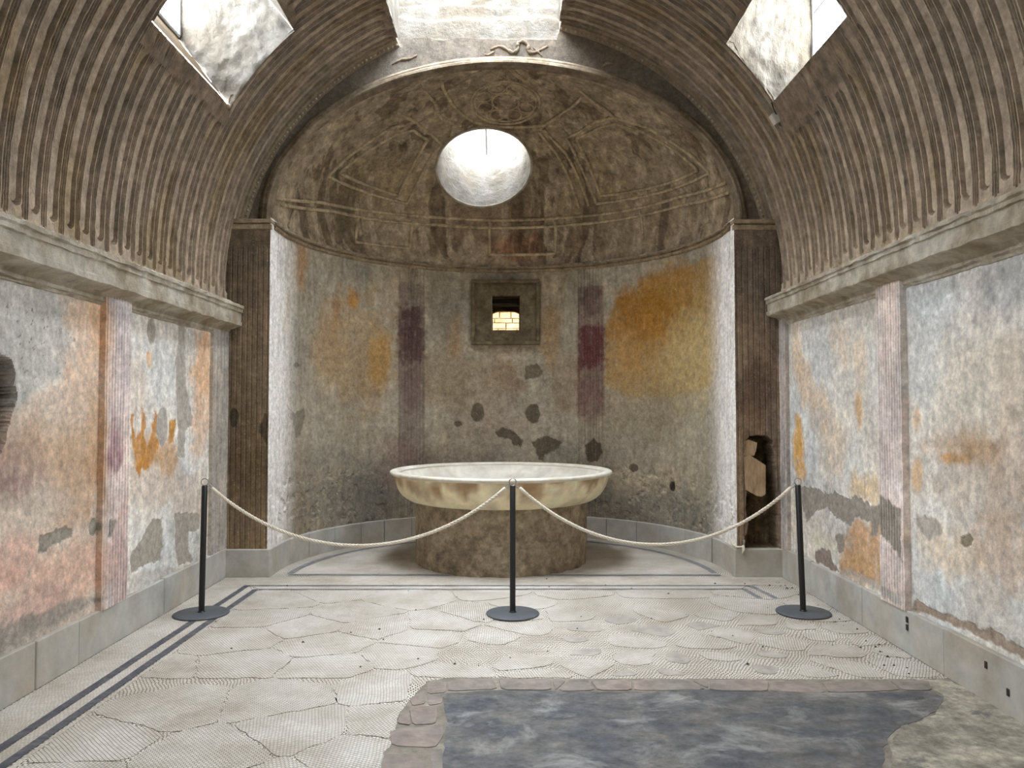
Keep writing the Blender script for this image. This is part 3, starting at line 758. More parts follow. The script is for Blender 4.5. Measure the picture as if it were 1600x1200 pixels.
# cornices under the vault
def cornice(name, sx, zb, zt, seed):
    h = zt - zb
    prof = [(2.66, zb - .10), (2.632, zb - .10), (2.628, zb - .085), (2.612, zb - .075), (2.612, zb - .055), (2.59, zb - .03), (2.575, zb - .028), (2.50, zb - .005),
            (2.49, zb), (2.49, zb + h * .18), (2.498, zb + h * .2), (2.498, zb + h * .62), (2.486, zb + h * .66), (2.486, zb + h * .8), (2.472, zb + h * .84),
            (2.472, zt - .008), (2.485, zt), (2.60, zt + .018), (2.70, zt + .02)]
    return tag(sweep(name, prof, lambda t, a, b: (sx * a, t, b), np.concatenate([axis(YB, 3.2, .3)[:-1], axis(3.2, YP, .022)]), M['cornice'], None, .010, seed), kind='structure')


cornice('trim_1', -1, 2.36, 2.556, 4)
cornice('trim_2', 1, 2.462, 2.632, 8)


# ------------------------------------------------------------------ fluted barrel vault
def vault_pt(arc, off):
    """Point of the vault section: arc length from the right springing, off = recess into the vault."""
    V0 = .30                                    # upright strip above each cornice
    L = PI * (VA + VB) / 2
    th = np.clip((arc - V0) / L, 0, 1) * PI
    x = (VA + off) * np.cos(th)
    z = VZ + (VB + off) * np.sin(th)
    z = z + np.where(arc < V0, arc - V0, 0) + np.where(arc > V0 + L, V0 + L - arc, 0)
    return x, z


VL = PI * (VA + VB) / 2
ARC_END = .6 + VL
arc_of = lambda deg: .30 + VL * deg / 180
BAY = .174
BAY_END = 7.36
HOLES = dict(                                    # arc range, bay range counted from the apse end
    right=(arc_of(31.6), arc_of(45.2), BAY_END - 14 * BAY, BAY_END - 6 * BAY),
    left=(arc_of(131.6), arc_of(149.6), BAY_END - 14 * BAY, BAY_END - 6 * BAY),
    crown=(arc_of(78.4), arc_of(113.2), BAY_END - 14 * BAY, 8.0))
END_R, END_L = .30 + .02, ARC_END - .30 + .065   # where the flutes start above each cornice


def flute_height(o, e):
    """Recess of the stucco: o across the bay from its middle, e along it from the rounded flute end."""
    r = .050
    inner = np.where(e > r, r - abs(o), r - np.hypot(o, r - e))
    d = np.where(inner > 0, .052 * sstep(0, .004, inner) - .036 * sstep(.010, .022, inner), 0)
    for at, half, dep in ((.0665, .0050, .040), (.087, .0075, .046)):
        d = d + dep * (1 - sstep(half, half + .0028, abs(abs(o) - at))) * sstep(-.055, -.035, e + .012 * (at > .08))
    return d


offs = np.array([-.087, -.0795, -.0767, -.0743, -.0715, -.0665, -.0615, -.0587, -.0545, -.0500, -.0480, -.0460, -.0400, -.0350, -.0280, -.020, -.010, 0])
offs = np.concatenate([offs, -offs[-2::-1]])
arcs = np.concatenate([axis(0, END_R - .07, .04)[:-1], axis(END_R - .07, END_R + .08, .006)[:-1],
                       axis(END_R + .08, END_L - .08, .04, [h for v in HOLES.values() for h in v[:2]])[:-1],
                       axis(END_L - .08, END_L + .07, .006)[:-1], axis(END_L + .07, ARC_END, .04)])
V, F = [], []
HOLES['left_added'] = (*HOLES['left'][:2], 0.7, 3.0)     # unseen second pair of flank lights, added to brighten the room
HOLES['right_added'] = (*HOLES['right'][:2], 0.7, 3.0)
aR, yR = axis(0, ARC_END, .12, HOLES['left'][:2] + HOLES['right'][:2]), axis(YB, BAY_END - 24 * BAY + .15, .5, (0.7, 3.0, BAY_END - 24 * BAY - .05))
Af, Yf = np.meshgrid(aR, yR, indexing='ij')
am, ym = (aR[1:] + aR[:-1])[:, None] / 2, (yR[1:] + yR[:-1])[None, :] / 2
rear_keep = ~(((am > HOLES['left'][0]) & (am < HOLES['left'][1]) | (am > HOLES['right'][0]) & (am < HOLES['right'][1])) & (ym > 0.7) & (ym < 3.0))
xf, zf = vault_pt(Af, .07 * sstep(BAY_END - 24 * BAY - .06, BAY_END - 24 * BAY + .14, Yf))   # runs on behind the first flute
ceiling = sheet('ceiling', np.stack([xf, Yf, zf], -1), M['vault'], None, np.broadcast_to(lin((152, 136, 116)), (*Af.shape, 3)).copy(), rear_keep)
tag(ceiling, kind='structure')
for k in range(24):
    yc = BAY_END - (k + .5) * BAY
    O, A = np.meshgrid(offs, arcs, indexing='ij')
    Y = yc + O
    e = np.minimum(A - END_R, END_L - A) + .03 * (fbm(Y * 4, A * 0, 2, 5) - .5)
    wear = np.clip(.7 + .7 * fbm(Y * 1.7, A * 1.7, 4, 61), .55, 1.15)
    plain_zone = np.zeros_like(A)
    for hn, (a0, a1, y0, y1) in list(HOLES.items())[:3]:
        low = {'right': .30, 'left': .14, 'crown': .04}[hn]
        da = np.maximum(np.maximum(a0 - (low if hn == 'right' else .05) - A, A - a1 - (low if hn == 'left' else .05)), 0)
        dy = np.maximum(np.maximum(y0 - Y, Y - y1 - .04), 0)
        dd = np.hypot(da, dy) + .16 * (fbm(Y * 6, A * 6, 3, 33) - .5)
        plain_zone = np.maximum(plain_zone, 1 - sstep(.0, .06, dd))
    off = flute_height(O, e) * wear * (1 - plain_zone)
    off = off + .007 * (fbm(Y * 8, A * 8, 4, 77) - .5) + .02 * (fbm(Y * 1.5, A * 1.2, 3, 78) - .5)
    off = off + .005 * sstep(.66, .78, fbm(Y * 24, A * 14, 3, 79))
    x, z = vault_pt(A, off)
    n1, n2 = fbm(Y * 3, A * 2, 4, 90), fbm(Y * 22, A * 12, 4, 91)
    base = lin((168, 152, 133))[None, None, :] * (.55 + .55 * n1 + .4 * n2)[..., None]
    low = sstep(0, 1.3, np.minimum(A, ARC_END - A))[..., None]
    base = base * (1 - low) * np.array([1.18, 1.17, 1.15]) + base * low
    ochre = (sstep(.55, .75, fbm(Y * 5 + 30, A * 1.5, 3, 95)) * .5)[..., None]
    base = base * (1 - ochre) + ochre * lin((150, 128, 90))
    rep = plain_zone[..., None] * .8
    base = base * (1 - rep) + rep * lin((126, 110, 94)) * (.5 + .9 * n2[..., None])
    keep = np.ones((len(offs) - 1, len(arcs) - 1), bool)
    Am = (arcs[1:] + arcs[:-1]) / 2
    for a0, a1, y0, y1 in list(HOLES.values())[:3]:
        if y0 < yc < y1:
            keep[:, (Am > a0) & (Am < a1)] = False
    sheet('vault_flute', np.stack([x, Y, z], -1), M['vault'], ceiling, np.clip(base, .01, .9), keep, smooth=False)


# ------------------------------------------------------------------ skylights in the flanks of the vault
def rough_sheet(name, A, B, m, parent, n=28, amp=.012, seed=0, axis_n=(0, 1, 0)):
    """Surface spanned between two polylines, with the unevenness of thrown lime plaster."""
    A, B = np.asarray(A, float), np.asarray(B, float)
    k = np.linspace(0, 1, n)
    Pt = A[:, None, :] * (1 - k)[None, :, None] + B[:, None, :] * k[None, :, None]
    q = Pt.reshape(-1, 3)
    nz = (fbm((q[:, 0] + q[:, 1]) * 9, (q[:, 2] + q[:, 1] * .3) * 9, 5, seed) - .5).reshape(Pt.shape[:2])
    edge = np.minimum(np.arange(n), np.arange(n)[::-1])[None, :] > 0
    Pt = Pt + np.asarray(axis_n)[None, None, :] * (amp * 2 * nz * edge)[..., None]
    return sheet(name, Pt, m, parent)


def skylight(name, side, xw, zb, zt, y0w, y1w, portal_dir, bars):
    a0, a1, y0, y1 = HOLES[side]
    root = tag(empty(name, (xw, (y0 + y1) / 2, zb)), kind='structure')
    aa = np.linspace(a0, a1, 60)
    if side.startswith('left'):
        aa = aa[::-1]                             # from the low edge upwards on both sides
    ex, ez = vault_pt(aa, 0 * aa - .004)
    zz = np.linspace(zb, zt, 60)
    far = np.stack([ex, 0 * ex + y1, ez], -1)
    near = np.stack([ex, 0 * ex + y0, ez], -1)
    wf = np.stack([0 * zz + xw, 0 * zz + y1w, zz], -1)
    wn = np.stack([0 * zz + xw, 0 * zz + y0w, zz], -1)
    rough_sheet('reveal', far, wf, M['white' if xw < 0 else 'stained'], root, seed=3, amp=.03, n=60)
    rough_sheet('reveal', near, wn, M['white'], root, seed=4)
    t = np.linspace(0, 1, 30)[:, None]
    rough_sheet('sill', near[0] * (1 - t) + far[0] * t, wn[0] * (1 - t) + wf[0] * t, M['tan'], root, seed=5, axis_n=(0, 0, 1), n=14)
    rough_sheet('soffit', near[-1] * (1 - t) + far[-1] * t, wn[-1] * (1 - t) + wf[-1] * t, M['white'], root, seed=6, axis_n=(0, 0, 1), n=14)
    fw = .03
    for lo, hi in (((y0w, zb), (y0w + fw, zt)), ((y1w - fw, zb), (y1w, zt)), ((y0w, zb), (y1w, zb + fw)), ((y0w, zt - fw), (y1w, zt))):
        box('frame_bar', (xw - .02, lo[0], lo[1]), (xw + .02, hi[0], hi[1]), M['frame'], root, .003)
    for kind, v in bars:
        if kind == 'h':
            box('glazing_bar', (xw - .012, y0w, v - .011), (xw + .012, y1w, v + .011), M['frame'], root, .002)
        else:
            box('glazing_bar', (xw - .012, v - .008, zb), (xw + .012, v + .008, zt), M['frame'], root, .002)
    box('pane', (xw - .003, y0w, zb), (xw + .003, y1w, zt), M['glass'], root, 0)
    portal(name + '_daylight', (xw + math.copysign(.05, xw), (y0w + y1w) / 2, (zb + zt) / 2), (y1w - y0w, zt - zb), portal_dir)
    return root


skylight('window_1', 'left', -2.70, 4.64, 5.90, 4.97, 6.29, (1, 0, 0), [('v', 5.63)])
skylight('window_2', 'right', 2.585, 4.36, 5.90, 4.95, 6.30, (-1, 0, 0), [('h', 4.86), ('v', 5.6)])

skylight('added_window_6', 'left_added', -2.70, 4.40, 5.90, 0.75, 2.95, (1, 0, 0), [('v', 1.85)])  # this pair is added out of view for more daylight
skylight('added_window_7', 'right_added', 2.65, 4.40, 5.90, 0.75, 2.95, (-1, 0, 0), [('h', 4.86), ('v', 1.85)])

# skylight in the crown, directly before the wall over the apse
w3 = tag(empty('window_3', (-.25, 6.8, 5.3)), kind='structure')
X0, X1, Y0, Y1, ZT = -1.04, .53, BAY_END - 14 * BAY, 7.44, 7.0  # near end drawn out of view towards the camera for more light
a0, a1 = HOLES['crown'][:2]
aa = np.linspace(a1, a0, 40)
ex, ez = vault_pt(aa, 0 * aa)
zz, xx = np.meshgrid(axis(4.95, ZT, .02), axis(X0 - .03, X1 + .03, .03), indexing='ij')
back = .02 + .05 * np.clip(zz - 5.18, 0, 9) + .05 * sstep(5.19, 5.23, zz + .05 * (fbm(xx * 4, zz * 0, 3, 8) - .5)) + .08 * sstep(5.44, 5.50, zz + .1 * (fbm(xx * 3, zz * 0, 3, 9) - .5)) + .1 * sstep(5.62, 5.66, zz + .08 * (fbm(xx * 3 + 7, zz * 0, 3, 9) - .5))
back = back + .03 * (fbm(xx * 6, zz * 6, 4, 12) - .5)
sheet('far_reveal', np.stack([xx, YT + back, zz], -1), M['white'], w3)
for x, s in ((X0, 3), (X1, 7)):
    yy, zz = np.meshgrid(axis(Y0, 8.0, .04), axis(5.0 if x < 0 else 5.2, ZT, .04), indexing='ij')
    zlow = VZ + VB * math.sqrt(1 - (x / VA) ** 2)
    zz = zlow - .01 + (zz - zz.min()) / (zz.max() - zz.min()) * (ZT - zlow + .01)
    xx = x + (-1 if x < 0 else 1) * (.06 * (zz - zlow) - .0) + .035 * (fbm(yy * 7, zz * 7, 4, s) - .5)
    sheet('side_reveal', np.stack([xx, yy, zz], -1), M['white'], w3)
rough_sheet('near_reveal', np.stack([ex, 0 * ex + Y0, ez], -1), np.stack([np.linspace(X0, X1, 40), np.full(40, Y0 - .1), np.full(40, ZT)], -1), M['white'], w3)
for x in (-.78, -.26, .27):
    box('glazing_bar', (x - .015, Y0 - .15, ZT - .02), (x + .015, 8.0, ZT + .02), M['frame'], w3, .002)
portal('window_3_daylight', (-.25, (Y0 + 8.0) / 2, ZT + .05), (1.8, 8.2 - Y0), (0, 0, -1))

# ------------------------------------------------------------------ wall over the apse
th = np.radians(np.linspace(4, 176, 180))
kk = np.linspace(0, 1, 26)
ix, iz = DCX + (DRX - .01) * np.cos(th), DCZ + (DRZ - .01) * np.sin(th)
ox, oz = (VA + .03) * np.cos(th), np.maximum(VZ + (VB + .03) * np.sin(th), 3.1)
crown = (ox > X0 - .01) & (ox < X1 + .01)
oz = np.where(crown, np.minimum(oz, 5.205 + .05 * (fbm(ox * 5, ox * 0, 3, 4) - .5)), oz)
PX = ix[:, None] * (1 - kk) + ox[:, None] * kk
PZ = iz[:, None] * (1 - kk) + oz[:, None] * kk
PY = YT + .015 * (fbm(PX * 5, PZ * 5, 4, 3) - .5)
tcol, _ = paint(PX, PZ, (118, 108, 96), [], 17, .5, .1)
wall_front = tag(sheet('wall_apse_arch', np.stack([PX, PY, PZ], -1), M['plaster'], None, tcol), kind='structure')


def relief(name, pts, r, parent, m):
    p = np.array(pts, float)
    t = np.linspace(0, len(p) - 1, len(p) * 5)
    q = np.stack([np.interp(t, np.arange(len(p)), p[:, i]) for i in range(p.shape[1])], -1)
    for _ in range(6):
        q[1:-1] = (q[:-2] + 2 * q[1:-1] + q[2:]) / 4
    rr = r * (.45 + .55 * np.sin(np.linspace(.25, PI - .25, len(q)))) * (.7 + .6 * RNG.random(len(q)))
    return tube(name, np.stack([q[:, 0], np.full(len(q), YT - .002), q[:, 1]], -1), rr, m, parent, 8)


for pts, r in (([(-.14, 5.1), (-.05, 5.14), (.02, 5.1), (.08, 5.06), (.14, 5.1), (.12, 5.16), (.18, 5.19), (.24, 5.14), (.22, 5.08), (.28, 5.06), (.36, 5.1), (.42, 5.13)], .018),
               ([(.28, 5.12), (.33, 5.07), (.37, 5.03)], .01), ([(-.1, 5.08), (-.16, 5.04), (-.2, 5.05)], .012), ([(-1.1, 4.95), (-1.02, 5.0), (-.93, 5.0), (-.86, 5.04)], .012), ([(.95, 4.92), (1.0, 4.97), (1.07, 4.96)], .015)):
    relief('stucco_relief', pts, r * 1.1, wall_front, M['arch'])

# moulding round the mouth of the half dome
arch = lambda t, a, b: (DCX + (DRX + a) * np.cos(t), YT - b, DCZ + (DRZ + a) * np.sin(t))
tag(sweep('trim_3', [(.075, -.02), (.07, .03), (.045, .05), (.03, .05), (.015, .065), (-.005, .07), (-.012, .055), (-.012, .03), (-.03, .02), (-.035, -.03)], arch, np.radians(np.linspace(-1, 181, 190)), M['arch'], None, .006, 5), kind='structure')

# egg-and-dart moulding where the vault ends
vl = lambda t, a, b: (np.cos(t) * (VA - a), BAY_END + b, VZ + (VB - a) * np.sin(t))
for lo, hi in ((10, 78.0), (113.6, 170)):
    tr = tag(sweep('trim_4' if lo == 10 else 'trim_5', [(-.03, -.004), (.02, -.004), (.03, .008), (.025, .02), (.055, .05), (.06, .07), (-.02, .075)], vl, np.radians(np.linspace(lo, hi, 90)), M['vault'], None, .005, 6), kind='structure')
    tr.data.color_attributes.new('Col', 'FLOAT_COLOR', 'POINT')
    tr.data.color_attributes['Col'].data.foreach_set('color', np.tile(np.array([*lin((150, 134, 112)), 1], np.float32), len(tr.data.vertices)))
    V, F = [], []
    for i, t in enumerate(np.radians(np.arange(lo + .4, hi, 1.05))):
        c = Vector((math.cos(t) * (VA - .042), BAY_END + .032, VZ + (VB - .042) * math.sin(t)))
        tan = Vector((-math.sin(t), 0, math.cos(t)))
        rad = Vector((math.cos(t), 0, math.sin(t)))
        n0 = len(V)
        for s in (-1, 1):
            V += [c + tan * .018 * s, ]
        V += [c - rad * .016, c + rad * .016, c + Vector((0, -.026, 0)), c + Vector((0, .03, 0))]
        for q in (2, 3):
            for w in (4, 5):
                F += [(n0, n0 + q, n0 + w), (n0 + 1, n0 + w, n0 + q)]
    mesh('egg_moulding', [tuple(v) for v in V], F, M['cornice'], tr, False)

# ------------------------------------------------------------------ apse wall
S0, S1 = -.23, PI * AR + .23


def apse_xy(s, r):
    ph = np.clip(s / AR, 0, PI)
    x = ACX + r * np.cos(ph)
    y = ACY + r * np.sin(ph)
    y = y + np.where(s < 0, s, 0) - np.where(s > PI * AR, s - PI * AR, 0)
    return x, y


WS = (3.262, 3.622)                              # small window: range along the wall, then in height
WZ = (2.575, 3.014)
ss = axis(S0, S1, .0105, WS)
ts = axis(0, 3.40, .0135, WZ)
S, T = np.meshgrid(ss, ts, indexing='ij')
col, d = paint(S, T, (158, 145, 124), APSE_PAINT, 31, .55, .5)
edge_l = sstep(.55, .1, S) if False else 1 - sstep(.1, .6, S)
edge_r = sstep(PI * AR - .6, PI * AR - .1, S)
lit_pale = (np.maximum(edge_l, edge_r) * 1.0 * np.clip(.35 + 1.2 * fbm(S * 20, T * 3, 3, 12), 0, .95))[..., None]  # paler ends and pier returns: light from the side skylights put into the colour
col = col * (1 - lit_pale) + lit_pale * lin((238, 232, 226))
for a, b, n, dep in ((4.49, 4.84, 8, .010), (2.186, 2.526, 8, .010), (S0 + .01, .10, 6, .009), (PI * AR - .10, S1 - .01, 6, .009)):
    u = (S - a) / (b - a)
    on = (u > 0) & (u < 1)
    d = d + np.where(on, flutes(np.clip(u, 0, 1), n, .05, dep, .2) - .006, 0)
d = d + .012 * sstep(.52, .7, fbm(S * 12, T * 12, 4, 66)) * (1 - sstep(.75, 1.1, T))
X, Y = apse_xy(S, AR + d)
keep = ~(((ss[1:] + ss[:-1])[:, None] / 2 > WS[0]) & ((ss[1:] + ss[:-1])[:, None] / 2 < WS[1]) & ((ts[1:] + ts[:-1])[None, :] / 2 > WZ[0]) & ((ts[1:] + ts[:-1])[None, :] / 2 < WZ[1]))
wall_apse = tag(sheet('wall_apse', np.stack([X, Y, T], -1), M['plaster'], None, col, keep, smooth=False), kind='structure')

# baseboard of the apse: curved slabs
bb = tag(sweep('baseboard_apse', [(AR + .02, 0), (AR - .012, 0), (AR - .012, .25), (AR + .02, .25)], lambda t, a, b: (*apse_xy(t, a), b), axis(S0, S1, .05), M['mortar'], None), kind='structure')
cuts = [S0, .42, .95, 1.36, 1.72, 2.14, 2.56, 2.99, 3.42, 3.85, 4.29, 4.66, 5.03, 5.36, 5.76, 6.2, 6.6, S1]
for a, b in zip(cuts[:-1], cuts[1:]):
    w = RNG.uniform(-.003, .003)
    pr = [(AR + .01, .0), (AR - .03 + w, 0), (AR - .03 + w, .252), (AR - .025 + w, .258), (AR + .01, .262)]
    t = axis(a + .003, b - .003, .06)
    o = sweep('baseboard_slab', pr, lambda t, a_, b_: (*apse_xy(t, a_), b_), t, M['marble'], bb)

# moulding at the foot of the half dome
tag(sweep('trim_6', [(AR + .03, 3.30), (AR - .006, 3.305), (AR - .022, 3.315), (AR - .026, 3.335), (AR - .01, 3.342), (AR - .008, 3.352), (AR - .03, 3.36), (AR - .034, 3.375), (AR + .02, 3.385), (AR + .14, 3.39)], lambda t, a, b: (*apse_xy(t, a), b), axis(S0 + .08, S1 - .08, .03), M['dome'], None, .005, 9), kind='structure')
tr = bpy.data.objects['trim_6']
tr.data.color_attributes.new('Col', 'FLOAT_COLOR', 'POINT')
tr.data.color_attributes['Col'].data.foreach_set('color', np.tile(np.array([*lin((150, 132, 106)), 1], np.float32), len(tr.data.vertices)))

# small window in the apse
WX0, WX1 = -.172 - .01, .172 + .01
w4 = tag(empty('window_4', (0, 9.7, 2.575)), kind='structure')
for lo, hi in (((-.43, 9.60, 2.385), (.43, 9.74, 2.43)), ((-.43, 9.60, 3.16), (.43, 9.74, 3.205)), ((-.43, 9.60, 2.43), (-.385, 9.74, 3.16)), ((.385, 9.60, 2.43), (.43, 9.74, 3.16))):
    box('frame_bar', lo, hi, M['surround'], w4, .008)
for lo, hi in (((-.39, 9.665, 2.42), (.39, 9.76, 2.575)), ((-.39, 9.665, 3.012), (.39, 9.76, 3.17)), ((-.39, 9.665, 2.575), (-.18, 9.76, 3.012)), ((.18, 9.665, 2.575), (.39, 9.76, 3.012))):
    box('surround_panel', lo, hi, M['surround'], w4, .004)
for lo, hi in (((-.24, 9.74, 2.5), (-.178, 10.5, 3.1)), ((.178, 9.74, 2.5), (.24, 10.5, 3.1)), ((-.24, 9.74, 2.5), (.24, 10.5, 2.572)), ((-.24, 9.74, 3.02), (.24, 10.5, 3.12))):
    box('reveal', lo, hi, M['masonry'], w4, .004)
for z0, z1, y in ((2.90, 2.935, 9.8), (2.945, 3.0, 9.86)):
    box('lintel', (-.2, y, z0), (.2, y + .1, z1), M['wood'], w4, .006)
arc = [(x, .115 - .5 * max(0, abs(x) - .1) ** 1.2 * 1.2) for x in np.linspace(-.18, .18, 13)]
V = [(x, 10.3, 2.78 + z) for x, z in arc] + [(x, 10.3, 3.05) for x, z in arc]
V += [(x, 10.4, z) for x, _, z in V]
F = []
for i in range(12):
    F += [(i, i + 1, i + 14, i + 13), (26 + i, 26 + i + 1, 26 + i + 14, 26 + i + 13), (i, i + 1, 27 + i, 26 + i)]
mesh('arched_head', V, F, M['masonry'], w4, False)
# stone wall standing outside, seen through the small window
ow = tag(mesh('wall_outside', *box_vf((-3.5, 11.0, 0), (3.5, 11.2, 7.5), 0), M['mortar'], None, False), kind='structure')
tag(mesh('wall_outside_shade', *box_vf((-3.5, 10.5, 3.1), (3.5, 10.74, 7.5), 0), M['mortar'], None, False), kind='structure')  # unseen wall added to shade the stones seen through the small window
z = 2.3
while z < 3.4:
    h = RNG.uniform(.055, .10)
    x = -1.0 + RNG.uniform(-.1, 0)
    while x < 1.0:
        w = RNG.uniform(.10, .26)
        box('stone', (x, 10.97 - RNG.uniform(0, .02), z), (x + w - .012, 11.01, z + h - .012), M['outside'], ow, .008)
        x += w
    z += h

# ------------------------------------------------------------------ piers beside the apse
def pier(name, x0, x1, ops, cut, seed, base):
    xs, zs = axis(x0, x1, .0055), axis(.0, 3.36, .011)
    X, Z = np.meshgrid(xs, zs, indexing='ij')
    col, d = paint(X, Z, base, ops, seed, .55, .6)
    d = d + flutes((X - x0) / (x1 - x0), 8, .05, .009, .14) * (1 - sstep(3.1, 3.13, Z)) * (.3 + .7 * fbm(X * 4, Z * 2, 3, seed))
    if cut:
        wx = X + .03 * (fbm(X * 18, Z * 18, 3, 2) - .5)
        k = sstep(0, .012, poly_signed(wx, Z, cut))
        d = d + k * (.20 + .12 * fbm(X * 9, Z * 6, 3, 8))
        col = np.where(k[..., None] > .5, lin((116, 98, 74)) * (.5 + .9 * fbm(X * 13, Z * 13, 4, 3)[..., None]), col)
    Pt = np.stack([X, YP + d, Z], -1)
    out = x0 < 0
    ins = x1 if out else x0                       # return of the corner, just behind the apse plaster
    rets = [np.stack([np.full(len(zs), ins + (-.03 if out else .03)), np.full(len(zs), yy), zs], -1)[None] for yy in (YP + .04, 7.9)]
    Pt = np.concatenate([Pt, rets[0], rets[1]]) if out else np.concatenate([rets[1], rets[0], Pt])
    col = np.concatenate([col, col[-1:], col[-1:]]) if out else np.concatenate([col[:1], col[:1], col])
    o = tag(sheet(name, Pt, M['plaster'], None, col, smooth=False), kind='structure')
    cx0, cx1 = (x0 - .05, x1 + .012) if out else (x0 - .012, x1 + .05)
    box('capping', (cx0, YP - .014, 3.345), (cx1, YT + .12, 3.385), M['vault'], o, .006)
    box('capping', (cx0, YP - .007, 3.285), (cx1, YP + .03, 3.335), M['vault'], o, .006)
    box('plinth_slab', (x0 - .032, YP - .03, 0), (x1 + .032, YP + .05, .262), M['marble'], o, .006)
    for c in o.children:
        if c.name.startswith('capping'):
            a = c.data.color_attributes.new('Col', 'FLOAT_COLOR', 'POINT')
            a.data.foreach_set('color', np.tile(np.array([*lin((160, 142, 116)), 1], np.float32), len(c.data.vertices)))
    return o


pier('wall_pier_left', -2.66, ACX - AR, PIER_LEFT_PAINT, None, 41, (124, 106, 84))
pr = pier('wall_pier_right', ACX + AR, 2.66, PIER_RIGHT_PAINT, NICHE, 43, (124, 106, 88))
for pts, y in zip(FRAGMENTS, (YP + .012, YP - .004)):
    p = np.array(pts)
    n = len(p)
    V = [(x, y, z) for x, z in p] + [(x, y + .05, z) for x, z in p]
    F = [tuple(range(n)), tuple(range(n, 2 * n))[::-1]] + [(i, (i + 1) % n, n + (i + 1) % n, n + i) for i in range(n)]
    o = mesh('plaster_fragment', V, F, M['broken'], pr, False)

# ------------------------------------------------------------------ half dome with its oculus
OC = np.array([-.252, 9.01, 4.425])
OAX = np.array([0, .588, .809])
OU, OV = np.array([1., 0, 0]), np.array([0, .809, -.588])
OR = .555


def dome_pt(ph, el, off=0.):
    return np.stack([DCX + (DRX + off) * np.cos(ph) * np.cos(el), DCY + (DRY + off) * np.sin(ph) * np.cos(el), DCZ + (DRZ + off) * np.sin(el)], -1)


def to_dome(p, off=0.):
    """Where the line through p along the oculus axis meets the dome."""
    c, r = np.array([DCX, DCY, DCZ]), np.array([DRX + off, DRY + off, DRZ + off])
    o, dd = (p - c) / r, OAX / r
    a, b, k = (dd * dd).sum(), 2 * (o * dd).sum(-1), (o * o).sum(-1) - 1
    t = (-b + np.sqrt(b * b - 4 * a * k)) / (2 * a)
    return p + t[..., None] * OAX


PH, EL = np.meshgrid(np.radians(np.linspace(0, 180, 520)), np.radians(np.linspace(-4, 90, 220)), indexing='ij')
Q = dome_pt(PH, EL)
n1, n2 = fbm(Q[..., 0] * 2.6, Q[..., 1] * 2.6 + Q[..., 2], 4, 51), fbm(Q[..., 0] * 16, Q[..., 1] * 16 + Q[..., 2] * 9, 4, 52)
off = .014 * (fbm(PH * 12, EL * 12, 4, 53) - .5) + .018 * sstep(.56, .66, fbm(PH * 9, EL * 9, 5, 54)) * .7
Q = dome_pt(PH, EL, off)
col = lin((164, 147, 122)) * (.35 + .75 * n1 + .55 * n2)[..., None]
for (p0, e0, pr_, er, rgb, k) in ((85, 8, 9, 7, (176, 128, 98), .8), (112, 9, 8, 6, (112, 94, 72), .6), (95, 20, 20, 12, (124, 96, 76), .5), (130, 30, 18, 14, (160, 140, 104), .5), (60, 32, 20, 14, (160, 140, 108), .5),
                                  (70, 8, 12, 6, (120, 96, 76), .5), (35, 12, 14, 10, (170, 148, 120), .5), (150, 20, 10, 20, (150, 134, 96), .5), (88, 66, 12, 12, (118, 92, 76), .6)):
    r = np.hypot((np.degrees(PH) - p0) / pr_, (np.degrees(EL) - e0) / er) + .9 * (n2 - .5)
    m = ((1 - sstep(.6, 1.25, r)) * k)[..., None]
    col = col * (1 - m) + m * lin(rgb) * (.6 + .8 * n2)[..., None]
fx, fy = Q[..., 0] * 3.2, Q[..., 1] * 3.2 + Q[..., 2] * 2
rimz = np.maximum(1 - sstep(4, 22, np.degrees(PH)), sstep(158, 176, np.degrees(PH)))
lost = (sstep(.575, .60, fbm(fx * 1.5 + 11, fy * 1.5, 5, 151)) * .6)[..., None]
col = col * (1 - lost) + lost * lin((96, 80, 62)) * (.5 + .9 * n2)[..., None]
flake = (sstep(.60 - .10 * rimz, .615 - .10 * rimz, fbm(fx * 2.2, fy * 2.2 + 31, 5, 152)) * .6)[..., None]
col = col * (1 - flake) + flake * lin((190, 172, 148)) * (.6 + .7 * n2)[..., None]
mid = (Q[1:, 1:] + Q[:-1, :-1]) / 2 - OC
rad = np.hypot((mid * OU).sum(-1), (mid * OV).sum(-1))
keep = ~((rad < OR + .006) & ((mid * OAX).sum(-1) > -.6))
dome = tag(sheet('ceiling_apse', Q, M['dome'], None, np.clip(col, .01, .8), keep, smooth=False), kind='structure')


def dome_line(pts, r, closed=False):
    p = np.array(pts, float)
    if closed:
        q = p
    else:
        t = np.linspace(0, len(p) - 1, (len(p) - 1) * 8 + 1)
        q = np.stack([np.interp(t, np.arange(len(p)), p[:, i]) for i in range(2)], -1)
    path = dome_pt(np.radians(q[:, 0]), np.radians(q[:, 1]), -.002)
    o = tube('stucco_moulding', path, r, M['dome'], dome, 6, closed)
    a = o.data.color_attributes.new('Col', 'FLOAT_COLOR', 'POINT')
    a.data.foreach_set('color', np.tile(np.array([*lin((186, 168, 138)), 1], np.float32), len(o.data.vertices)))
    return o


for pts in DOME_MOULDINGS:
    if len(pts) > 1:
        dome_line(pts, .020)


def ring(cx, cy, r, w, n=48):
    t = np.linspace(0, 2 * PI, n, endpoint=False)
    x, y = (cx + r * np.cos(t) - DCX) / DRX, (cy + r * np.sin(t) - DCY) / DRY
    el = np.degrees(np.arccos(np.clip(np.hypot(x, y), 0, 1)))
    ph = np.degrees(np.arctan2(y, x))
    return dome_line(np.stack([ph, el], -1), w, True)


for r, w in ((.37, .014), (.33, .010), (.145, .012)):
    ring(.005, 8.13, r, w)
for k in range(8):
    t = k * PI / 4 + .39
    ring(.005 + .24 * math.cos(t), 8.13 + .24 * math.sin(t), .082, .009, 20)

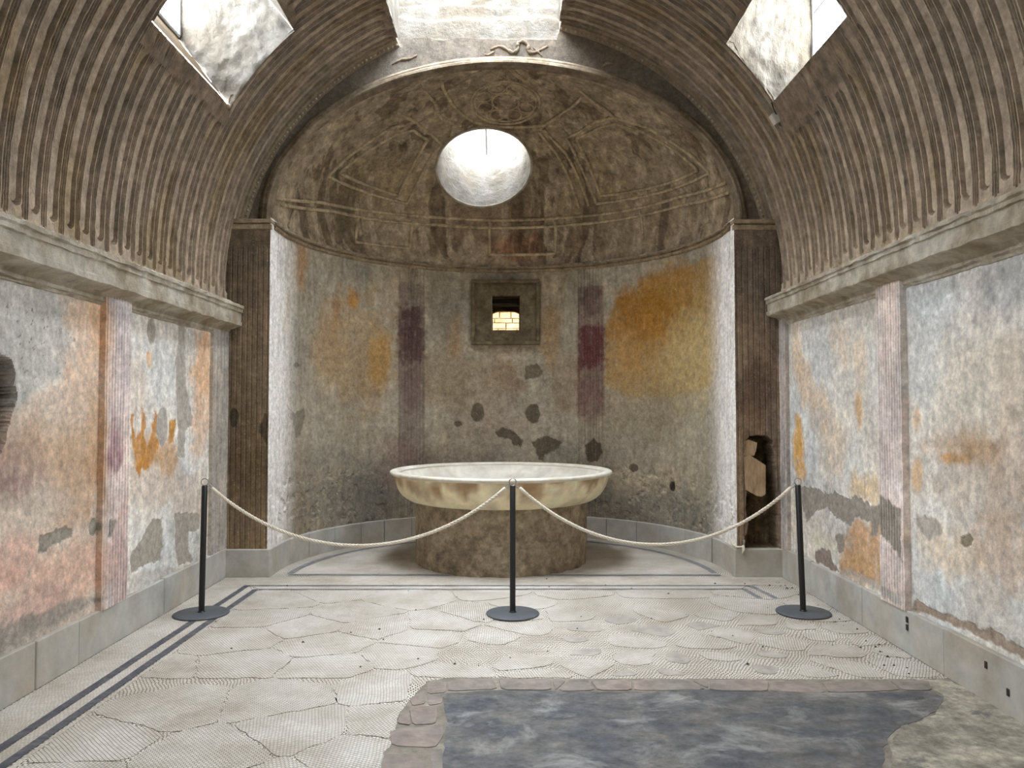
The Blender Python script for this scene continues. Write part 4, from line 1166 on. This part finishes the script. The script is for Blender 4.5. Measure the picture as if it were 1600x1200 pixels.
# oculus: round shaft to the sky
w5 = tag(empty('window_5', tuple(OC)), kind='structure')
t = np.linspace(0, 2 * PI, 96, endpoint=False)
circ = OC + OR * (np.cos(t)[:, None] * OU + np.sin(t)[:, None] * OV)
rim = to_dome(circ)
kk = np.linspace(0, 1, 24)
top = OC + 1.02 * OAX + (OR * .93) * (np.cos(t)[:, None] * OU + np.sin(t)[:, None] * OV)
Pt = rim[:, None, :] * (1 - kk)[None, :, None] + top[:, None, :] * kk[None, :, None]
nz = .03 * (fbm(np.cos(t)[:, None] * 5 + 9 + 0 * kk[None, :], kk[None, :] * 6 + np.sin(t)[:, None] * 5, 4, 71) - .5) * np.minimum(kk * 8, 1)[None, :]
ctr = (OC + np.outer(kk * 1.0, OAX))[None]
Pt = Pt + (Pt - ctr) / (np.linalg.norm(Pt - ctr, axis=-1, keepdims=True)) * nz[..., None]
sheet('shaft_wall', Pt, M['white'], w5, close=True)
o = tube('rim_moulding', to_dome(OC + (OR + .008) * (np.cos(t)[:, None] * OU + np.sin(t)[:, None] * OV), -.006), .016, M['cornice'], w5, 8, True)
ct = OC + 1.0 * OAX
tube('glazing_bar', [ct - OV * .56, ct + OV * .56], .014, M['frame'], w5, 6)
V = [tuple(ct + OR * .98 * (math.cos(a) * OU + math.sin(a) * OV) + OAX * s) for s in (0, .006) for a in t]
F = [tuple(range(96)), tuple(range(96, 192))[::-1]]
mesh('pane', V, F, M['glass'], w5, False)
portal('window_5_daylight', tuple(OC + 1.08 * OAX), (1.1, 1.1), tuple(-OAX))

def rounded(p, n=1, k=.22):
    p = np.array(p, float)
    for _ in range(n):
        q = np.roll(p, -1, 0)
        p = np.stack([p * (1 - k) + q * k, p * k + q * (1 - k)], 1).reshape(-1, 2)
    return p


def ragged(p, amp, seed, step=.03):
    out = []
    p = np.array(p, float)
    for i in range(len(p)):
        a, b = p[i], p[(i + 1) % len(p)]
        m = max(1, int(np.hypot(*(b - a)) / step))
        for j in range(m):
            out.append(a + (b - a) * j / m)
    q = np.array(out)
    q[:, 0] += amp * 2 * (fbm(q[:, 0] * 18, q[:, 1] * 18, 3, seed) - .5)
    q[:, 1] += amp * 2 * (fbm(q[:, 0] * 18 + 50, q[:, 1] * 18, 3, seed) - .5)
    return q


# ------------------------------------------------------------------ floor
fz = [(-2.75, YB), (2.75, YB), (2.75, 7.6)] + [(ACX + 2.5 * math.cos(a), 7.6 + 2.3 * math.sin(a)) for a in np.linspace(0, PI, 24)] + [(-2.75, 7.6)]
floor = tag(mesh('floor', [(x, y, 0) for x, y in fz], [tuple(range(len(fz)))], M['mosaic'], None, False), kind='structure')
Cc = FLOOR['concrete']
mo = FLOOR['mortar']
plate('mortar_bed', ragged(mo + [(2.62, mo[-1][1]), (2.62, 2.5), (-.62, 2.5)], .012, 3), 0, .002, M['mortar'], floor)
conc = Cc + [(1.62, 2.6), (-.28, 2.6)] + FLOOR['edge']
plate('worn_concrete', ragged(conc, .015, 5), 0, .004, M['concrete'], floor)
rb = [(2.40, 4.50), (2.60, 4.50), (2.62, 3.0), (1.75, 3.0), (1.72, 3.42), (1.85, 3.69), (1.97, 3.82), (2.16, 3.95), (2.29, 4.05), (2.43, 4.24)]
plate('pale_rubble', ragged(rb, .025, 6), 0, .006, M['rubble'], floor)


for i, p in enumerate(FLOOR['slabs']):
    plate('paving_slab', ragged(rounded(p, 1, .12), .006, i, .05), 0, .0055 + .001 * (i % 3), M['slab'], floor, .01)


# broken mosaic: every fragment between two cracks is a piece of its own
def clip_half(p, a, n):
    """Part of polygon p on the side of point a that normal n points away from."""
    out = []
    for i in range(len(p)):
        u, v = p[i], p[(i + 1) % len(p)]
        du, dv = (u - a) @ n, (v - a) @ n
        if du <= 0:
            out.append(u)
        if du * dv < 0:
            out.append(u + (v - u) * du / (du - dv))
    return out


def in_frame_zone(x, y):
    return not (x > -.50 and y < 4.545)


seeds = []
tries = 0
while tries < 9000:
    tries += 1
    x, y = RNG.uniform(-2.10, 2.58), RNG.uniform(3.2, 6.72)
    if not in_frame_zone(x, y):
        continue
    right = sstep(-.9, .3, np.array(x)) * (1 - .35 * sstep(5.7, 6.5, np.array(y)))
    dmin = .40 * (1 - right) + .235 * right
    if y > 6.0:
        dmin += .12
    if all(math.hypot((x - a) * .85, y - b) > dmin for a, b in seeds):
        seeds.append((x, y))
sd = np.array(seeds)
frag_n = 0
greys = np.array(FLOOR['greys'])
grey_cells = {int(np.argmin(np.hypot(*(sd - g).T))) for g in greys}
for i, (x, y) in enumerate(seeds):
    p = [np.array(v) for v in ((-2.12, 3.1), (2.60, 3.1), (2.60, 6.74), (-2.12, 6.74))]
    if y < 4.545:
        p = clip_half(p, np.array([-.52, 0]), np.array([1., 0]))
    else:
        p = clip_half(p, np.array([0, 4.55]), np.array([0, -1.]))
    if x < -.5 and y > 4.545:
        pass
    right = float(sstep(-.9, .3, np.array(x)))
    gap = RNG.uniform(.002, .009) * (1 - right) + RNG.uniform(.006, .045) * right
    if y > 6.1:
        gap *= .4
    if x > -.3 and y < 6.3 and RNG.random() < .22 and i not in grey_cells:
        continue                                  # here only the loosened tesserae are left
    for j, s in enumerate(sd):
        if j != i and math.hypot(s[0] - x, s[1] - y) < 2.2:
            n = s - sd[i]
            l = math.hypot(*n)
            n = n / l
            p = clip_half(p, sd[i] + n * (l / 2 - gap), n)
            if len(p) < 3:
                break
    if len(p) < 3:
        continue
    p = ragged(rounded(p, 2, .2 if right > .3 else .08), .02, i)
    grey = i in grey_cells
    if grey:
        p = p.mean(0) + (p - p.mean(0)) * RNG.uniform(.5, .75)
    plate('mosaic_fragment', p, 0, .0035 if not grey else .0025, M['grey_patch' if grey else 'fragment'], floor)


# unbroken mosaic along the walls, between the border lines and in the apse
for q in ([(-2.60, 3.0), (-2.345, 3.0), (-2.325, 6.93), (-2.60, 6.93)], [(-2.285, 3.0), (-2.215, 3.0), (-2.195, 6.75), (-2.265, 6.87)], [(-2.15, 3.1), (-2.125, 3.1), (-2.125, 6.74), (-2.14, 6.74)],
          [(-2.60, 6.935), (2.60, 6.915), (2.60, 7.24), (-2.60, 7.24)], [(-2.15, 6.785), (2.08, 6.78), (2.14, 6.87), (-2.24, 6.88)],
          [(-2.0, 7.40), (2.0, 7.37)] + [(ACX + 1.99 * math.cos(a), ACY - .1 + 1.99 * math.sin(a)) for a in np.linspace(.02, PI - .02, 50)]):
    plate('mosaic_band', q, 0, .0033, M['fragment_far'], floor)


# dark border lines of the mosaic
def strip(pts, w, m, z=.0045):
    p = ragged(np.array(pts), 0, 1) if False else np.array(pts, float)
    t = np.linspace(0, len(p) - 1, (len(p) - 1) * 30 + 1) if len(p) < 5 else np.arange(len(p))
    q = np.stack([np.interp(t, np.arange(len(p)), p[:, i]) for i in range(2)], -1)
    d = np.gradient(q, axis=0)
    d /= np.linalg.norm(d, axis=1)[:, None] + 1e-9
    nrm = np.stack([-d[:, 1], d[:, 0]], -1)
    wob = .004 * (fbm(q[:, 0] * 9, q[:, 1] * 9, 3, 3) - .5)[:, None] * 2
    a, b = q + nrm * (w / 2) + wob, q - nrm * (w / 2) + wob
    V = np.concatenate([np.c_[a, np.full(len(a), z)], np.c_[b, np.full(len(b), z)]])
    n = len(a)
    F = [(i, i + 1, n + i + 1, n + i) for i in range(n - 1)]
    return mesh('border_line', V, F, m, floor, False)


strip([(-2.315, 3.0), (-2.305, 5.0), (-2.29, 6.90)], .052, M['stripe'])
strip([(-2.185, 3.0), (-2.18, 5.0), (-2.165, 6.76)], .052, M['stripe'])
strip([(-2.30, 6.905), (0, 6.90), (2.19, 6.89)], .030, M['stripe_far'])
strip([(-2.17, 6.765), (0, 6.765), (2.09, 6.76)], .030, M['stripe_far'])
strip([(2.19, 6.89), (2.26, 6.42)], .05, M['stripe_far'])
strip([(2.09, 6.76), (2.13, 6.42)], .05, M['stripe_far'])
strip([(-2.05, 7.36), (0, 7.34), (2.05, 7.33)], .055, M['stripe_far'])
strip([(ACX + 2.03 * math.cos(a), ACY - .1 + 2.03 * math.sin(a)) for a in np.linspace(.0, PI, 60)], .06, M['stripe_far'])

# ------------------------------------------------------------------ marble basin on its round pedestal
BX, BY = -.04, 8.10
basin = tag(empty('stone_basin', (BX, BY, 0)), 'large round cream marble basin on a thick masonry drum in the apse', 'basin')


def basin_col(a, r, z):
    s, t = a * 1.1, z + r * .4
    n1, st = fbm(np.cos(a) * 4 + 7, np.sin(a) * 4 + z * 5, 4, 81), fbm(a * 22, z * 5, 4, 82)
    inside = (np.arange(r.shape[1]) >= 18)[None, :, None] * np.ones(r.shape)[..., None]
    c = (lin((238, 224, 188)) * (1 - inside) + lin((214, 208, 194)) * inside) * (.8 + .5 * n1)[..., None]
    stain = (sstep(.45, .6, fbm(a * 3.2, z * 3, 3, 83) * .6 + st * .4) * sstep(.66, .80, z) * (r > 1.02) * (1 - .75 * inside[..., 0]) * .8)[..., None]
    c = c * (1 - stain) + stain * lin((146, 102, 50))
    grey = (sstep(.5, .7, fbm(a * 5 + 20, z * 9, 4, 84)) * .4)[..., None]
    c = c * (1 - grey) + grey * lin((164, 152, 128))
    rimm = ((z > .915).astype(float) * .7)[..., None]
    return np.clip(c * (1 - rimm) + rimm * lin((226, 220, 206)), .01, .9)


outer = [(.60, .62), (.84, .628), (.905, .632), (.955, .645), (1.0, .672), (1.04, .705), (1.072, .745), (1.096, .79), (1.112, .835), (1.122, .875), (1.128, .9), (1.14, .906), (1.152, .914), (1.156, .924), (1.152, .935), (1.14, .941), (1.11, .942), (1.085, .938), (1.07, .925)]
inner = [(1.05, .885), (1.0, .83), (.9, .785), (.7, .762), (.4, .755), (.2, .775), (.1, .785), (0.001, .787)]
bowl = lathe('bowl', outer + inner, M['basin'], basin, 128, basin_col, lambda a, z: .006 * (fbm(np.cos(a) * 6 + 3, np.sin(a) * 6 + z * 8, 3, 86) - .5), (BX, BY, 0))
lathe('rim', [(1.120, .899), (1.131, .9005), (1.143, .905), (1.155, .913), (1.159, .924), (1.154, .937), (1.141, .9435), (1.11, .9445), (1.083, .9405), (1.06, .92)], M['marble_rim'], bowl, 128, loc=(BX, BY, 0))
zz = np.concatenate([np.linspace(0, .09, 8), np.linspace(.11, .635, 26)])


def drum_jit(a, z):
    base = .02 * (fbm(np.cos(a) * 5 + 4, np.sin(a) * 5 + z * 6, 4, 88) - .5) + .012 * (fbm(np.cos(a) * 22 + 4, np.sin(a) * 22 + z * 24, 3, 89) - .5)
    chip = -.03 * sstep(.5, .65, fbm(np.cos(a) * 9, np.sin(a) * 9 + 7, 3, 90)) * (1 - sstep(.02, .09, z))
    return base + chip


def drum_col(a, r, z):
    n1, n2 = fbm(np.cos(a) * 4, np.sin(a) * 4 + z * 4, 4, 91), fbm(np.cos(a) * 20, np.sin(a) * 20 + z * 22, 4, 92)
    c = lin((146, 131, 110)) * (.5 + .6 * n1 + .5 * n2)[..., None]
    p = (sstep(.52, .6, fbm(np.cos(a) * 5 + 8, np.sin(a) * 5 + z * 5, 3, 94)) * .5)[..., None]
    return np.clip(c * (1 - p) + p * lin((172, 158, 132)), .01, .8)


lathe('pedestal', [(.89, z) for z in zz], M['dome'], basin, 160, drum_col, drum_jit, (BX, BY, 0))

# ------------------------------------------------------------------ rope barrier
def stanchion(x, y, lean, label):
    root = tag(empty('stanchion', (x, y, 0)), label, 'stanchion', 'black rope-barrier posts')
    lathe('base_plate', [(0.001, 0), (.198, 0), (.204, .004), (.204, .010), (.198, .014), (.03, .016), (.001, .016)], M['base'], root, 64, loc=(x, y, .0035))
    top = Vector((x + math.tan(lean), y, 1.0))
    z1 = .985
    p = lambda z: (x + math.tan(lean) * z, y, z)
    post = tube('post', [p(.012), p(.02), p(z1 - .004), p(z1)], np.array([.0225, .022, .022, .019]), M['metal'], root, 20)
    tube('collar', [p(.0), p(.024), p(.03)], np.array([.028, .028, .0225]), M['metal'], root, 20)
    cx, _, cz = p(z1 + .027)
    rr = tube('eye_ring', [(cx + .027 * math.cos(a), y, cz + .027 * math.sin(a)) for a in np.linspace(0, 2 * PI, 28, endpoint=False)], .0035, M['chrome'], post, 8, True)
    return Vector((cx, y, cz))


pL = stanchion(-2.315, 5.95, .012, 'black post with round base nearest the left wall, one rope hooked on')
pC = stanchion(.07, 5.94, 0, 'black post standing before the basin, ropes hooked on both sides')
pR = stanchion(2.31, 5.965, -.030, 'black post with round base nearest the right wall, one rope hooked on')


def rope(A, B, zmin, label):
    root = tag(empty('barrier_rope', ((A.x + B.x) / 2, A.y, zmin)), label, 'rope', 'cream barrier ropes')
    s = 1 if B.x > A.x else -1
    a = A + Vector((.024, 0, -.018))
    b = B + Vector((-.024, 0, -.018))
    k = 1.15                                     # catenary shape
    n = 420
    u = np.linspace(-1, 1, n)
    sag = (np.cosh(u * k) - 1) / (math.cosh(k) - 1)
    ends = np.interp(u, [-1, 1], [a.z, b.z])
    P0 = np.stack([np.interp(u, [-1, 1], [a.x, b.x]), np.interp(u, [-1, 1], [a.y, b.y]), zmin + (ends - zmin) * sag], -1)
    m0, m1 = 9, n - 9
    core = P0[m0:m1]
    T = np.gradient(core, axis=0)
    T /= np.linalg.norm(T, axis=1)[:, None]
    side = np.array([0, 1., 0])
    nn = np.cross(T, side)
    L = np.concatenate([[0], np.cumsum(np.linalg.norm(np.diff(core, axis=0), axis=1))])
    for j in range(3):
        ang = L * (2 * PI / .085) + j * 2 * PI / 3
        tube('strand', core + .0072 * (np.cos(ang)[:, None] * side + np.sin(ang)[:, None] * nn), 0.0070, M['rope'], root, 6)
    for q, w in ((P0[:m0 + 4], M['rope']), (P0[m1 - 4:], M['rope'])):
        pass
    for tip, inner_pt in ((P0[0], P0[m0]), (P0[-1], P0[m1 - 1])):
        d = inner_pt - tip
        cap = tube('end_cap', [tip + d * .62, tip + d * .75, tip + d * 1.6, tip + d * 1.75], np.array([.010, .0145, .0145, .012]), M['rope'], root, 12)
        c = tip + d * .30
        d1 = d / np.linalg.norm(d)
        up = np.cross(d1, side)
        hook = [c + d1 * .026 * math.cos(t) + up * .011 * math.sin(t) for t in np.linspace(0, 2 * PI, 20, endpoint=False)]
        tube('snap_hook', hook, .0032, M['chrome'], cap, 6, True)
    return root


rope(pL, pC, .525, 'cream twisted rope hanging between the left wall post and the middle post')
rope(pC, pR, .53, 'cream twisted rope hanging between the middle post and the right wall post')

# ------------------------------------------------------------------ small things
o = tag(empty('cable_cover', (2.31, 6.43, 4.04)), 'small white bracket box fixed to the vault below the right skylight', 'bracket')
q = Vector((-.86, 0, -.5)).to_track_quat('Z', 'Y')
V, F = box_vf((-.035, -.045, 0), (.035, .045, .05), .004)
mesh('cover', [tuple(q @ Vector(v) + Vector((2.32, 6.43, 4.05))) for v in V], F, M['plastic'], o, False)
tube('cable', [(2.30, 6.40, 4.06), (2.27, 6.38, 4.10), (2.24, 6.34, 4.14)], .006, M['metal'], o, 6)

o = tag(empty('cloth_tie', (2.19, 7.24, .28)), 'short white cloth tie on the right pier above the plinth', 'tie')
tube('band', [(2.165, 7.42, .33), (2.165, 7.30, .295), (2.175, 7.235, .285), (2.215, 7.232, .283), (2.235, 7.232, .29)], .010, M['rope'], o, 8)
tube('loose_end', [(2.235, 7.232, .30), (2.24, 7.228, .26), (2.225, 7.226, .225)], np.array([.012, .014, .006]), M['rope'], o, 8)
tube('pin', [(2.245, 7.235, .26), (2.247, 7.235, .35)], .008, M['mortar'], o, 8)

V, F = [], []
for _ in range(90):
    y = RNG.uniform(4.6, 7.2)
    x = RNG.uniform(-2.5, 2.5)
    if RNG.random() < .35:
        x = 2.55 - abs(RNG.normal(0, .12))
    s = RNG.uniform(.004, .012)
    if min(math.hypot(x - px, y - 5.95) for px in (-2.315, .07, 2.31)) < .26:
        continue
    n0 = len(V)
    V += [(x + s * RNG.uniform(.7, 1.3) * dx, y + s * RNG.uniform(.7, 1.3) * dy, .003 + s * dz) for dx, dy, dz in ((-1, 0, 0), (1, 0, 0), (0, -1, 0), (0, 1, 0), (0, 0, .9))]
    F += [(n0, n0 + 2, n0 + 4), (n0 + 2, n0 + 1, n0 + 4), (n0 + 1, n0 + 3, n0 + 4), (n0 + 3, n0, n0 + 4)]
tag(mesh('floor_debris', V, F, M['crumb'], None, False), 'small dark crumbs of plaster scattered on the mosaic floor', 'debris', kind='stuff')
for y, z in ((4.16, .20), (3.98, .12), (4.98, .22), (4.98, .17)):
    mesh('hole_shade', *box_vf((2.598, y - .012, z - .02), (2.604, y + .012, z + .02), .003), M['crumb'], bpy.data.objects['baseboard_right'], False)  # solid dark blocks, their colour standing in for the shade inside holes
